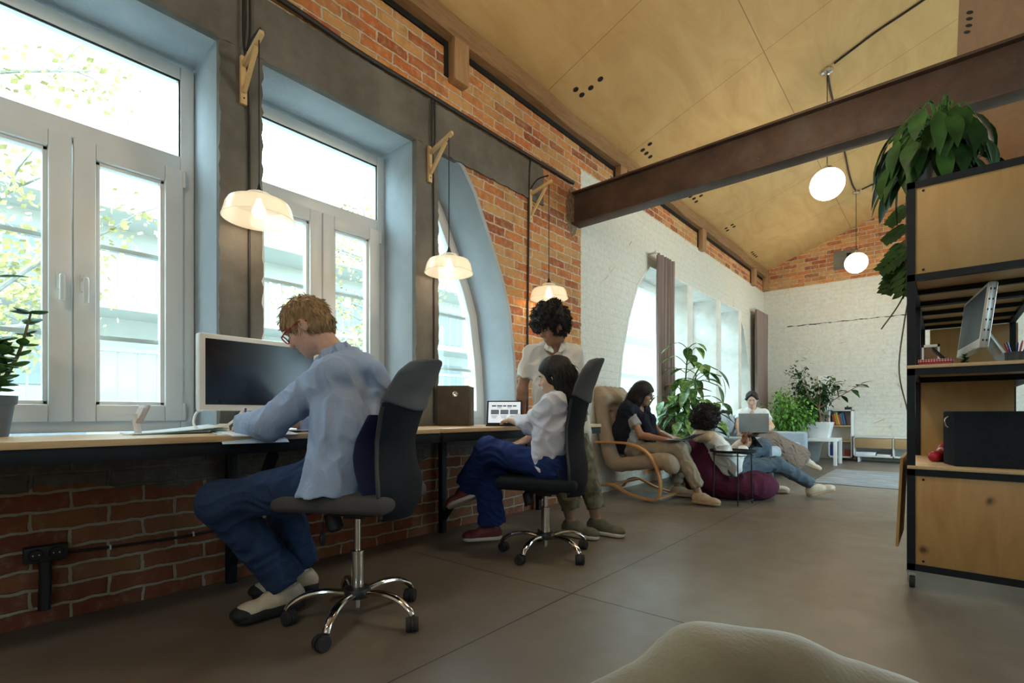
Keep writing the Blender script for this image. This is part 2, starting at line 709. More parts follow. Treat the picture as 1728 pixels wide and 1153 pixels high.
ARC = [(3.19, .70), (3.185, 1.0), (3.16, 1.30), (3.095, 1.71), (3.014, 1.93), (2.866, 2.23), (2.694, 2.55), (2.57, 2.70), (2.50, 2.745)]
NEAR = ARC + [(-1.16, 2.745), (-1.35, 2.55), (-1.52, 2.23), (-1.66, 1.93), (-1.75, 1.71), (-1.81, 1.3), (-1.84, .70)]
ARCR = [(10.03, .60), (10.01, 1.2), (9.95, 1.53), (9.80, 1.94), (9.58, 2.36), (9.27, 2.67)]
FAR = ARCR + [(15.0 - y, z) for y, z in ARCR[::-1]]
FR_L = Matrix(((0, 0, 1, -.25), (1, 0, 0, 0), (0, 1, 0, 0), (0, 0, 0, 1)))   # (y,z) -> world, plate from x=-.5 to 0
curve_wall('wall_left', [(YF - .3, -.1), (YB + .3, -.1), (YB + .3, 3.52), (YF - .3, 3.52)], [NEAR, FAR], .5, FR_L, M_wall)
FR_B = Matrix(((1, 0, 0, 0), (0, 0, 1, YB + .15), (0, 1, 0, 0), (0, 0, 0, 1)))
gable = [(-.6, -.1), (XR + .3, -.1), (XR + .3, EAVE), (XRIDGE, EAVE + SLOPE * XRIDGE + .1), (-.6, EAVE - .1)]
curve_wall('wall_back', gable, [], .3, FR_B, M_wallback)
M_plain = mat('white_painted_wall', (.62, .60, .55), .85, var=.06, nscale=1.5, bump=.2, bscale=12)
FR_F = Matrix(((1, 0, 0, 0), (0, 0, 1, YF - .15), (0, 1, 0, 0), (0, 0, 0, 1)))
FW = (3.7,)  # unseen window added behind the camera for fill light
wins_f = [[(a, 1.75), (a + 1.3, 1.75), (a + 1.3, 3.25), (a, 3.25)] for a in FW]
curve_wall('wall_front', gable, wins_f, .3, FR_F, M_plain)
FR_R = Matrix(((0, 0, 1, XR + .15), (1, 0, 0, 0), (0, 1, 0, 0), (0, 0, 0, 1)))
RW = (4.6, 7.2)  # unseen right-wall windows added to supply fill light
wins_r = [[(a, .35), (a + 2.1, .35), (a + 2.1, 3.1), (a, 3.1)] for a in RW]
curve_wall('wall_right', [(YF - .3, -.1), (YB + .3, -.1), (YB + .3, 3.8), (YF - .3, 3.8)], wins_r, .3, FR_R, M_plain)

# sloping plywood ceiling, both sides of the ridge
cl = MB()
zr = EAVE + SLOPE * XRIDGE
cl.rings([[(-.05, YF, EAVE - .0175), (XRIDGE, YF, zr), (XRIDGE, YF, zr + .06), (-.05, YF, EAVE + .045)],
          [(-.05, YB, EAVE - .0175), (XRIDGE, YB, zr), (XRIDGE, YB, zr + .06), (-.05, YB, EAVE + .045)]])
ceil_l = struct('ceiling', cl, M_ceil, smooth=False)
cr_ = MB()
cr_.rings([[(XRIDGE, YF, zr), (XR + .1, YF, zr - SLOPE * (XR + .1 - XRIDGE)), (XR + .1, YF, zr + .06 - SLOPE * (XR + .1 - XRIDGE)), (XRIDGE, YF, zr + .06)],
           [(XRIDGE, YB, zr), (XR + .1, YB, zr - SLOPE * (XR + .1 - XRIDGE)), (XR + .1, YB, zr + .06 - SLOPE * (XR + .1 - XRIDGE)), (XRIDGE, YB, zr + .06)]])
M_plyshade = wood('shaded_plywood', (.19, .088, .038), (.30, .15, .065), 2.0, (3, .8, 3), .6)  # shade on this slope is put into its darker colour
struct('ceiling', cr_, M_plyshade, smooth=False)
# drilled vent holes in fours along the eaves
NL = Vector((-SLOPE, 0, 1)).normalized()
NR = Vector((SLOPE, 0, 1)).normalized()
for grp in ([(.22, 3.77), (.22, 3.87), (.31, 3.88), (.41, 3.88)], [(.21, 5.12), (.30, 5.11), (.21, 5.21), (.21, 5.31)],
            [(.18, 6.71), (.26, 6.75), (.17, 6.82), (.17, 6.61)], [(.16, 8.1), (.25, 8.1), (.15, 8.2), (.25, 8.2)],
            [(.14, 9.59), (.13, 9.7), (.13, 9.8), (.13, 9.9)], [(2.93, 6.44), (2.93, 6.54), (2.93, 6.65), (2.92, 6.76)]):
    for hx, hy in grp:
        n_ = NL if hx < XRIDGE else NR
        hz = EAVE + SLOPE * hx if hx < XRIDGE else zr - SLOPE * (hx - XRIDGE)
        p = Vector((hx, hy, hz))
        obj('vent_hole', MB().lathe(p - n_ * .0025, [(.026, 0), (.026, .006)], 14, n_), M_hole, ceil_l, smooth=False)

# timber wall plate and short posts under the eaves
tp = MB()
rr = []
for i in range(30):
    y = YF + (YB - YF) * i / 29
    w = .012 * math.sin(i * 2.1) + .008 * math.sin(i * 5.3)
    rr.append([(-.10, y, 3.565), (.07 + w, y, 3.57), (.10 + w, y, 3.60), (.10 + w * .5, y, 3.70 + w * .6), (.05 + w, y, 3.728), (-.10, y, 3.70)])
tp.rings(rr)
struct('trim_1', tp, M_timber)
struct('trim_2', MB().b2((-.12, YF, 3.51), (.0, YB, 3.60)), M_hole, smooth=False)
for py in (2.50, 4.95, 7.42, 10.08):
    struct('trim_3', MB().b2((-.03, py - .075, 3.27), (.075, py + .075, 3.60)), M_post, bevel=.012)
    struct('trim_4', MB().b2((-.02, py - .115, 3.30), (.006, py - .075, 3.56)), M_hole, smooth=False)
struct('trim_5', MB().b2((0.0, YB - .12, 3.31), (.10, YB, 3.70)), M_post, bevel=.01)

# gable: long crack under the painted ledge, a small vent niche in the bare brick
cm = MB()
r_ = random.Random(17)
top, bot = [], []
for i in range(90):
    x = .42 + i * .04
    w = r_.uniform(.002, .013) * (1 if r_.random() > .12 else .2)
    z = 2.557 + .004 * math.sin(i * .9)
    top.append((x, z + w * .6))
    bot.append((x, z - w))
cm.prism(top + bot[::-1], ((0, YB - .003, 0), (1, 0, 0), (0, 0, 1), (0, 1, 0)), .006)
struct('trim_15', cm, M_hole, smooth=False)
struct('trim_16', MB().b2((1.20, YB - .006, 3.52), (1.58, YB + .01, 3.86)), M_conc, smooth=False)
struct('trim_17', MB().b2((1.40, YB - .008, 3.60), (1.47, YB + .01, 3.80)), M_hole, smooth=False)

# rough concrete lintel and piers between the windows
def rough_block(lo, hi, seed, nx=2, step=.05, amp=.010, faces='x'):
    r = random.Random(seed)
    m = MB()
    ys = [lo[1] + (hi[1] - lo[1]) * i / max(1, round((hi[1] - lo[1]) / step)) for i in range(max(1, round((hi[1] - lo[1]) / step)) + 1)]
    zs = [lo[2] + (hi[2] - lo[2]) * i / max(1, round((hi[2] - lo[2]) / step)) for i in range(max(1, round((hi[2] - lo[2]) / step)) + 1)]
    tab = [[(r.uniform(-amp, amp), r.uniform(-amp, amp), r.uniform(-amp, amp) * .5) for _ in zs] for _ in ys]
    ring = []
    vs, fs = [], []
    nz = len(zs)
    for i, y in enumerate(ys):
        for j, z in enumerate(zs):
            e = tab[i][j]
            vs.append((hi[0] + e[2], y + (e[0] if i in (0, len(ys) - 1) else 0), z + (e[1] if j in (0, nz - 1) else 0)))
    nn = len(vs)
    for i in range(len(ys)):
        for j in range(nz):
            x, y, z = vs[i * nz + j]
            vs.append((lo[0], ys[i], zs[j]))
    for i in range(len(ys) - 1):
        for j in range(nz - 1):
            fs.append((i * nz + j, (i + 1) * nz + j, (i + 1) * nz + j + 1, i * nz + j + 1))
    for i in range(len(ys) - 1):
        for j in (0, nz - 1):
            fs.append((i * nz + j, (i + 1) * nz + j, nn + (i + 1) * nz + j, nn + i * nz + j))
    for j in range(nz - 1):
        for i in (0, len(ys) - 1):
            fs.append((i * nz + j, i * nz + j + 1, nn + i * nz + j + 1, nn + i * nz + j))
    return m.add(vs, fs)


struct('trim_6', rough_block((-.03, -2.2, 2.722), (.014, 3.56, 3.05), 1, step=.035, amp=.007), M_conc)
PIERS = [(-.335, -.125), (.905, 1.112), (2.125, 2.325)]
for i, (a, b) in enumerate(PIERS):
    struct('trim_7', rough_block((-.03, a, .74), (.012, b, 2.74), 5 + i, step=.03, amp=.006), M_conc)
    struct('trim_8', MB().b2((-.45, a + .004, .70), (-.025, b - .004, 2.75)), M_reveal, bevel=.008)
# plastered reveals lining the near arch (soffit and curved cheek), painted grey
lin = MB()
rr = []
for (y, z) in NEAR:
    c = Vector((.67, 1.5))
    d = (c - Vector((y, z))).normalized() * .012
    rr.append([(-.46, y + d.x, z + d.y), (.004, y + d.x, z + d.y), (.004, y - d.x * 2, z - d.y * 2), (-.46, y - d.x * 2, z - d.y * 2)])
lin.rings(rr)
struct('trim_9', lin, M_reveal)
# white lining, piers and sill of the far arch
M_whitewall = mat('white_plaster', (.74, .73, .69), .85, var=.06, nscale=6, bump=.4, bscale=14)
lin = MB()
rr = []
for (y, z) in FAR:
    d = (Vector((7.5, 1.5)) - Vector((y, z))).normalized() * .012
    rr.append([(-.46, y + d.x, z + d.y), (.004, y + d.x, z + d.y), (.004, y - d.x * 2, z - d.y * 2), (-.46, y - d.x * 2, z - d.y * 2)])
lin.rings(rr)
struct('trim_10', lin, M_whitewall)
for i, (a, b) in enumerate([(6.92, 7.13), (8.10, 8.34), (9.25, 9.42)]):
    struct('trim_11', rough_block((-.40, a, .60), (.006, b, 2.68), 21 + i, amp=.006), M_whitewall)
struct('trim_12', MB().b2((-.44, 4.98, .575), (.06, 10.02, .605)), M_pine, bevel=.004)
# grey plaster sill zone under the near windows
struct('trim_13', MB().b2((-.46, -1.8, .66), (.0, 3.18, .735)), M_reveal, bevel=.004)

# ------------------------------------------------------------------ windows
XW = -.40     # centre plane of the frames
_wn = [0]


def casement(y0, y1, z0, z1, ztr, mull, handles=(True, True), bars=(1.22, 1.67), name=None):
    """plastic window: fixed light above, two sashes below; children: sashes, panes, handles, hinges"""
    _wn[0] += 1
    t = MB()
    fw, fd = .065, .07
    X0, X1 = XW - fd / 2, XW + fd / 2
    t.b2((X0, y0, z0), (X1, y0 + fw, z1)).b2((X0, y1 - fw, z0), (X1, y1, z1))
    t.b2((X0, y0 + fw, z0), (X1, y1 - fw, z0 + .06)).b2((X0, y0 + fw, z1 - .07), (X1, y1 - fw, z1))
    t.b2((X0, y0 + fw, ztr - .06), (X1, y1 - fw, ztr + .03))
    w = struct('window_%d' % _wn[0], t, M_pvc, bevel=.006)
    r = None
    obj('pane', MB().b2((XW - .004, y0 + fw - .01, ztr + .02), (XW + .004, y1 - fw + .01, z1 - .06)), M_glass, w, local=True, smooth=False)
    gk = MB()
    for (a, b, c, d) in ((y0 + fw, y1 - fw, ztr + .03, z1 - .07),):
        gk.b2((XW + .02, a, c), (XW + .028, a + .006, d)).b2((XW + .02, b - .006, c), (XW + .028, b, d)).b2((XW + .02, a, d - .008), (XW + .028, b, d))
    obj('seal', gk, M_rubber, w, local=True, smooth=False)
    for k, (a, b) in enumerate(((y0 + fw - .008, mull - .003), (mull + .003, y1 - fw + .008))):
        s = MB()
        sw, za, zb = .082, z0 + .05, ztr - .05
        xa, xb = XW - .03, XW + .055
        s.b2((xa, a, za), (xb, a + sw, zb)).b2((xa, b - sw, za), (xb, b, zb))
        s.b2((xa, a + sw, za), (xb, b - sw, za + sw)).b2((xa, a + sw, zb - sw), (xb, b - sw, zb))
        so = obj('sash', s, M_pvc, w, local=True, bevel=.007)
        bd = MB()
        e = .018
        for (q0, q1, q2, q3) in ((a + sw, a + sw + e, za + sw, zb - sw), (b - sw - e, b - sw, za + sw, zb - sw), (a + sw, b - sw, za + sw, za + sw + e), (a + sw, b - sw, zb - sw - e, zb - sw)):
            bd.b2((XW - .01, q0, q2), (XW + .035, q1, q3))
        obj('glazing_bead', bd, M_pvc, so, local=True, bevel=.003)
        obj('pane', MB().b2((XW - .004, a + sw - .01, za + sw - .01), (XW + .004, b - sw + .01, zb - sw + .01)), M_glass, so, local=True, smooth=False)
        br = MB()
        for zb_ in bars:
            br.b2((XW - .011, a + sw, zb_ - .011), (XW - .006, b - sw, zb_ + .011))
        obj('glazing_bar', br, M_pvc, so, local=True, smooth=False)
        if handles[k]:
            hy = mull - .042 if k == 0 else mull + .042
            h = MB()
            h.b2((xb - .001, hy - .016, 1.42), (xb + .010, hy + .016, 1.50))
            h.tube(sample([(xb + .005, hy, 1.478), (xb + .038, hy, 1.478), (xb + .045, hy, 1.46), (xb + .043, hy, 1.40), (xb + .041, hy, 1.365)], 14), [.009] * 4 + [.0105] * 11, 10)
            obj('handle', h, M_whitepl, so, local=True)
        hg = MB()
        hy = a - .004 if k == 0 else b + .004
        for hz in (za + .05, zb - .05):
            hg.cyl((xb + .002, hy, hz - .045), (xb + .002, hy, hz + .045), .008, 10)
        obj('hinge', hg, M_whitepl, so, local=True)
    return w


casement(-.115, .905, .755, 2.715, 2.20, .40)
casement(1.12, 2.135, .755, 2.715, 2.22, 1.64, handles=(False, False))
# hidden neighbour on the left keeps the daylight of the arch the same
casement(-1.36, -.34, .755, 2.715, 2.20, -.85)


def arc_window(pts, base, other, z0, m=M_pvc, bars=(1.22, 1.67)):
    """window with a curved side following the arch"""
    _wn[0] += 1
    poly = [(base, z0)] + [(y, z) for y, z in pts]
    c = Vector((sum(p[0] for p in poly) / len(poly), sum(p[1] for p in poly) / len(poly)))

    def inset(q, k):
        out = []
        n = len(poly)
        for i in range(n):
            a, b, d = Vector(poly[i - 1]), Vector(poly[i]), Vector(poly[(i + 1) % n])
            e1 = (b - a).normalized()
            e2 = (d - b).normalized()
            n1, n2 = Vector((-e1.y, e1.x)), Vector((-e2.y, e2.x))
            if n1.dot(c - b) < 0:
                n1 = -n1
            if n2.dot(c - b) < 0:
                n2 = -n2
            nm = (n1 + n2)
            nm = nm / max(nm.dot(n1), .35)
            out.append(b + nm * k)
        return out
    def ringframe(k0, k1, x0, x1):
        A, B = inset(poly, k0), inset(poly, k1)
        mb = MB()
        n = len(A)
        rings = [[(x0, A[i].x, A[i].y), (x1, A[i].x, A[i].y), (x1, B[i].x, B[i].y), (x0, B[i].x, B[i].y)] for i in range(n)]
        vs = [p for r in rings for p in r]
        fs = []
        for i in range(n):
            k = (i + 1) % n
            for j in range(4):
                l = (j + 1) % 4
                fs.append((i * 4 + j, i * 4 + l, k * 4 + l, k * 4 + j))
        return mb.add(vs, fs)
    w = struct('window_%d' % _wn[0], ringframe(-.03, .055, XW - .035, XW + .035), m, bevel=.004)
    so = obj('sash', ringframe(.05, .115, XW - .03, XW + .05), m, w, local=True, bevel=.005)
    P = inset(poly, .10)
    obj('pane', MB().prism([(q.x, q.y) for q in P], ((XW - .004, 0, 0), (0, 1, 0), (0, 0, 1), (1, 0, 0)), .008), M_glass, so, local=True, smooth=False)
    br = MB()
    ys = sorted((base, other))
    for zb in bars:
        lim = [q for q in P]
        # width of the pane at this height
        xs = []
        for i in range(len(P)):
            a, b = P[i], P[(i + 1) % len(P)]
            if (a.y - zb) * (b.y - zb) < 0:
                xs.append(a.x + (b.x - a.x) * (zb - a.y) / (b.y - a.y))
        if len(xs) >= 2:
            br.b2((XW - .012, min(xs), zb - .011), (XW - .006, max(xs), zb + .011))
    obj('glazing_bar', br, m, so, local=True, smooth=False)
    return w


a3 = [(y, z) for y, z in ARC if z > .8]
arc_window([(3.19, .755)] + a3[:-1] + [(2.50, 2.725), (2.335, 2.725)], 2.335, 3.19, .755)
# far arch: curved end lights and two tall rectangular ones
M_pvcfar = M_pvc
la = [(15.0 - y, z) for y, z in ARCR[1:]]
arc_window([(4.975, .61)] + la + [(6.91, 2.66)], 6.91, 4.97, .61, bars=())
for a, b in ((7.135, 8.095), (8.345, 9.245)):
    _wn[0] += 1
    t = MB()
    X0, X1 = XW - .035, XW + .035
    t.b2((X0, a, .605), (X1, a + .06, 2.665)).b2((X0, b - .06, .605), (X1, b, 2.665))
    t.b2((X0, a + .06, .605), (X1, b - .06, .69)).b2((X0, a + .06, 2.59), (X1, b - .06, 2.665)).b2((X0, a + .06, 2.10), (X1, b - .06, 2.17))
    mid = (a + b) / 2
    t.b2((X0, mid - .04, .69), (X1, mid + .04, 2.10))
    w = struct('window_%d' % _wn[0], t, M_pvc, bevel=.005)
    for (c, d, e, f) in ((a + .05, b - .05, 2.16, 2.6), (a + .05, mid - .03, .68, 2.11), (mid + .03, b - .05, .68, 2.11)):
        obj('pane', MB().b2((XW - .004, c, e), (XW + .004, d, f)), M_glass, w, local=True, smooth=False)
arc_window([(10.025, .61)] + [(y, z) for y, z in ARCR[1:-1]] + [(9.43, 2.5)], 9.43, 10.03, .61, bars=())
def fill_window(fr, lo, hi, z0, z1):
    '''simple two-light window, added unseen for fill light; fr(u, d, z) maps along-wall, depth, height to world'''
    _wn[0] += 1
    t = MB()

    def bb(u0, u1, d0, d1, a, b):
        p, q = fr(u0, d0, a), fr(u1, d1, b)
        return [min(x, y) for x, y in zip(p, q)], [max(x, y) for x, y in zip(p, q)]
    mid = (lo + hi) / 2
    for (u0, u1, a, b) in ((lo, lo + .07, z0, z1), (hi - .07, hi, z0, z1), (lo + .07, hi - .07, z0, z0 + .07), (lo + .07, hi - .07, z1 - .07, z1), (mid - .04, mid + .04, z0 + .07, z1 - .07)):
        t.b2(*bb(u0, u1, .1, .17, a, b))
    w = struct('window_%d' % _wn[0], t, M_pvc, bevel=.005)
    obj('pane', MB().b2(*bb(lo + .06, hi - .06, .13, .138, z0 + .06, z1 - .06)), M_glass, w, local=True, smooth=False)


for a in RW:
    fill_window(lambda u, d, z: (XR + d, u, z), a, a + 2.1, .35, 3.1)
for a in FW:
    fill_window(lambda u, d, z: (u, YF - d, z), a, a + 1.3, 1.75, 3.25)

# ------------------------------------------------------------------ steel I-beam across the room
ib = MB()
y0, y1, zb, zt = 4.02, 4.17, 2.69, 3.005
ib.b2((-.02, y0, zb), (5.72, y1, zb + .018)).b2((-.02, y0, zt - .018), (5.72, y1, zt)).b2((-.02, y0 + .045, zb + .018), (5.72, y0 + .06, zt - .018))
o = obj('steel_beam', ib, M_rust, bevel=.003)
tag(o, 'rusty brown steel I-beam spanning the room below the plywood ceiling', 'beam')
# ragged opening in the brick where the beam enters
hb = MB()
r_ = random.Random(3)
pts = []
for i in range(16):
    a = 2 * PI * i / 16
    pts.append((4.03 + .105 * math.cos(a) + r_.uniform(-.02, .02), 2.83 + .24 * math.sin(a) + r_.uniform(-.02, .02)))
hb.prism(pts, ((.0005, 0, 0), (0, 1, 0), (0, 0, 1), (1, 0, 0)), .004)
struct('trim_14', hb, mat('broken_mortar', (.20, .14, .09), .95, var=.35, nscale=30, bump=.8, bscale=40), smooth=False)


# ------------------------------------------------------------------ outside the windows: yard, pale building, railings, trees
M_facade = mat('pale_facade', (.46, .46, .42), .9, var=.03, nscale=2)
M_facadeline = mat('facade_blue_grey', (.26, .30, .32), .8, var=.05)
M_spring = mat('spring_leaf', (.42, .38, .15), .7, var=.3, nscale=3)
M_trunk2 = mat('grey_bark', (.26, .26, .23), .9, var=.2)
M_ground2 = mat('yard_paving', (.35, .36, .35), .9, var=.1)
struct('ground_outside', MB().b2((-40, -30, -1.3), (-.6, 40, -1.2)), M_ground2, smooth=False)
struct('ground_outside', MB().b2((XR + .4, -30, -.3), (40, 40, -.2)), mat('bounce_gravel', (.60, .54, .46), .95, var=.1), smooth=False)  # unseen ground added to bounce daylight up to the ceiling
bt = thing('building', 'pale building with railed galleries across the yard, seen through the windows', 'building', (-9.0, 4.0, -1.2))
bw = MB().b2((-12, -18, -1.2), (-9.0, 26, 5.6))
obj('wall', bw, M_facade, bt, smooth=False)
for z in (1.05, 2.75, 4.45):
    obj('gallery_slab', MB().b2((-9.0, -18, z - .12), (-7.9, 26, z)), M_facade, bt, smooth=False)
    rl = MB()
    for i in range(120):
        y = -14 + i * .28
        rl.b2((-7.95, y, z), (-7.93, y + .025, z + .85))
    rl.b2((-7.97, -18, z + .85), (-7.90, 26, z + .92))
    obj('railing', rl, M_facadeline, bt, smooth=False)
for i in range(9):
    y = -12 + i * 3.1
    for z in (-.4, 1.35, 3.0):
        wn = obj('window', MB().b2((-9.02, y, z), (-8.97, y + 1.3, z + 1.0)), M_facadeline, bt, smooth=False)


def tree_out(loc, h, seed, label, spread=1.6, nleaf=900):
    r = random.Random(seed)
    t = thing('tree', label, 'tree', loc, 0, 'trees outside the windows')
    tr = MB()
    tips = []
    base = Vector(loc)
    top = base + Vector((r.uniform(-.3, .3), r.uniform(-.3, .3), h))
    tr.tube(sample([base, base.lerp(top, .3) + Vector((.1, .12, 0)), base.lerp(top, .6) + Vector((-.1, -.1, 0)), top], 14), [.09 - .005 * i for i in range(15)], 8)
    for k in range(16):
        f = .28 + .7 * k / 15
        p = base.lerp(top, f)
        a = r.uniform(0, 2 * PI)
        L = spread * r.uniform(.6, 1.1) * (1.15 - f * .5)
        q = p + Vector((math.cos(a) * L, math.sin(a) * L, r.uniform(.1, .7) * L))
        mid = p.lerp(q, .5) + Vector((r.uniform(-.2, .2), r.uniform(-.2, .2), r.uniform(-.15, .2)))
        path = sample([p, mid, q], 8)
        tr.tube(path, [.028 - .0025 * i for i in range(9)], 6)
        tips += path[3:]
        for _ in range(3):
            s = r.choice(path[2:])
            e = s + Vector((r.uniform(-.5, .5), r.uniform(-.5, .5), r.uniform(-.1, .5)))
            tr.tube([s, s.lerp(e, .5) + Vector((0, 0, .05)), e], [.012, .008, .004], 5)
            tips += [s.lerp(e, .5), e, e]
    obj('trunk', tr, M_trunk2, t)
    lf = MB()
    for _ in range(nleaf):
        c = r.choice(tips) + Vector((r.gauss(0, .17), r.gauss(0, .17), r.gauss(0, .12)))
        s = r.uniform(.022, .048)
        n = Vector((r.uniform(-1, 1), r.uniform(-1, 1), r.uniform(-1, 1))).normalized()
        u = n.orthogonal().normalized() * s
        v = n.cross(u) * .7
        lf.add([c - u, c - v, c + u, c + v], [(0, 1, 2, 3)])
    obj('foliage', lf, M_spring, t, smooth=False)


tree_out((-4.6, .2, -1.2), 5.6, 11, 'spring tree with pale yellow leaves outside the leftmost window', 1.9, 5200)
tree_out((-5.6, -4.6, -1.2), 5.0, 14, 'pale leafy tree at the far left outside the first window', 1.8, 3500)
tree_out((-5.2, 5.2, -1.2), 5.2, 12, 'young leafy tree outside the middle window', 1.6, 3000)
tree_out((-6.4, 10.2, -1.2), 4.6, 13, 'pale tree outside the arched window', 1.5, 2200)


# ------------------------------------------------------------------ smooth implicit bodies -> meshes
def V(*a):
    return np.array(a[0] if len(a) == 1 else a, float)


def nrm(v):
    v = np.asarray(v, float)
    return v / max(np.linalg.norm(v), 1e-9)


class S:
    """a list of blended primitives polygonised with surface nets"""

    def __init__(self):
        self.p = []

    def cap(self, a, b, ra, rb=None, k=.02, sq=None, flat=False, sub=False):
        """tapered capsule; sq=(normal, factor) flattens; flat=True gives flat ends"""
        self.p.append(('cap', V(a), V(b), ra, ra if rb is None else rb, k, sq, flat, sub))
        return self

    def path(self, pts, rs, k=.02, sq=None):
        for i in range(len(pts) - 1):
            self.cap(pts[i], pts[i + 1], rs[i], rs[i + 1], k, sq)
        return self

    def ell(self, c, r, R=None, k=.02, sub=False):
        """ellipsoid, R rows = local axes"""
        self.p.append(('ell', V(c), V(r), np.eye(3) if R is None else np.array(R, float), k, sub))
        return self

    def box(self, c, h, R=None, rad=.01, k=.01, sub=False):
        self.p.append(('box', V(c), V(h), np.eye(3) if R is None else np.array(R, float), rad, k, sub))
        return self

    def cut(self, point, normal, k=.0):
        """remove everything on the side the normal points to"""
        self.p.append(('cut', V(point), nrm(normal), k))
        return self

    def build(self, vox, disp=None, damp=.01):
        lo, hi = np.full(3, 1e9), np.full(3, -1e9)
        for q in self.p:
            if q[0] == 'cap' and not q[8]:
                r = max(q[3], q[4])
                lo = np.minimum(lo, np.minimum(q[1], q[2]) - r)
                hi = np.maximum(hi, np.maximum(q[1], q[2]) + r)
            elif q[0] == 'ell' and not q[5]:
                e = np.abs(q[3]).T @ q[2]
                lo, hi = np.minimum(lo, q[1] - e), np.maximum(hi, q[1] + e)
            elif q[0] == 'box' and not q[6]:
                e = np.abs(q[3]).T @ q[2]
                lo, hi = np.minimum(lo, q[1] - e), np.maximum(hi, q[1] + e)
        m = 3 * vox + damp
        lo -= m
        hi += m
        n = np.ceil((hi - lo) / vox).astype(int) + 1
        d = np.full(n, .5, np.float32)
        ax = [lo[i] + vox * np.arange(n[i]) for i in range(3)]
        for q in self.p:
            if q[0] == 'cut':
                P, nn, k = q[1:]
                g = ((ax[0] - P[0]) * nn[0])[:, None, None] + ((ax[1] - P[1]) * nn[1])[None, :, None] + ((ax[2] - P[2]) * nn[2])[None, None, :]
                g = g.astype(np.float32)
                if k:
                    h = np.maximum(k - np.abs(d - g), 0) / k
                    d = np.maximum(d, g) + h * h * k * .25
                else:
                    d = np.maximum(d, g)
                continue
            if q[0] == 'cap':
                k, sub = q[5], q[8]
                r = max(q[3], q[4]) + k + 3 * vox + damp
                b0, b1 = np.minimum(q[1], q[2]) - r, np.maximum(q[1], q[2]) + r
            elif q[0] == 'ell':
                k, sub = q[4], q[5]
                e = np.abs(q[3]).T @ q[2] + k + 3 * vox + damp
                b0, b1 = q[1] - e, q[1] + e
            else:
                k, sub = q[5], q[6]
                e = np.abs(q[3]).T @ q[2] + k + 3 * vox + damp
                b0, b1 = q[1] - e, q[1] + e
            i0 = np.clip(np.floor((b0 - lo) / vox).astype(int), 0, n)
            i1 = np.clip(np.ceil((b1 - lo) / vox).astype(int) + 1, 0, n)
            if np.any(i1 <= i0):
                continue
            sl = tuple(slice(i0[i], i1[i]) for i in range(3))
            X = ax[0][sl[0]][:, None, None]
            Y = ax[1][sl[1]][None, :, None]
            Z = ax[2][sl[2]][None, None, :]
            if q[0] == 'cap':
                a, b = q[1], q[2]
                ab = b - a
                L2 = max(ab @ ab, 1e-9)
                tu = ((X - a[0]) * ab[0] + (Y - a[1]) * ab[1] + (Z - a[2]) * ab[2]) / L2
                t = np.clip(tu, 0, 1)
                vx, vy, vz = X - a[0] - t * ab[0], Y - a[1] - t * ab[1], Z - a[2] - t * ab[2]
                s2 = vx * vx + vy * vy + vz * vz
                if q[6] is not None:
                    nn, f = nrm(q[6][0]), q[6][1]
                    c = vx * nn[0] + vy * nn[1] + vz * nn[2]
                    s2 = s2 + c * c * (1 / f ** 2 - 1)
                g = np.sqrt(s2) - (q[3] + (q[4] - q[3]) * t)
                if q[6] is not None:
                    g = g * (.5 + .5 * min(q[6][1], 1))
                if q[7]:
                    L = math.sqrt(L2)
                    g = np.maximum(g, np.maximum(-tu, tu - 1) * L)
            elif q[0] == 'ell':
                R, r = q[3], q[2]
                c = q[1]
                e = [((X - c[0]) * R[i][0] + (Y - c[1]) * R[i][1] + (Z - c[2]) * R[i][2]) / r[i] for i in range(3)]
                k0 = np.sqrt(e[0] ** 2 + e[1] ** 2 + e[2] ** 2)
                k1 = np.sqrt((e[0] / r[0]) ** 2 + (e[1] / r[1]) ** 2 + (e[2] / r[2]) ** 2)
                g = k0 * (k0 - 1) / np.maximum(k1, 1e-6)
            else:
                R, h, c, rad = q[3], q[2], q[1], q[4]
                e = [np.abs((X - c[0]) * R[i][0] + (Y - c[1]) * R[i][1] + (Z - c[2]) * R[i][2]) - (h[i] - rad) for i in range(3)]
                g = np.sqrt(sum(np.maximum(x, 0) ** 2 for x in e)) + np.minimum(np.maximum(np.maximum(e[0], e[1]), e[2]), 0) - rad
            g = g.astype(np.float32)
            D = d[sl]
            if sub:
                g = -g
                h = np.maximum(k - np.abs(D - g), 0) / max(k, 1e-6)
                d[sl] = np.maximum(D, g) + h * h * k * .25
            else:
                h = np.maximum(k - np.abs(D - g), 0) / max(k, 1e-6)
                d[sl] = np.minimum(D, g) - h * h * k * .25
        if disp is not None:
            w = np.abs(d) < (damp + 2.5 * vox)
            ii = np.argwhere(w)
            pts = lo + ii * vox
            d[w] += disp(pts).astype(np.float32)
        d[0], d[-1], d[:, 0], d[:, -1], d[:, :, 0], d[:, :, -1] = .5, .5, .5, .5, .5, .5
        return nets(d, lo, vox)


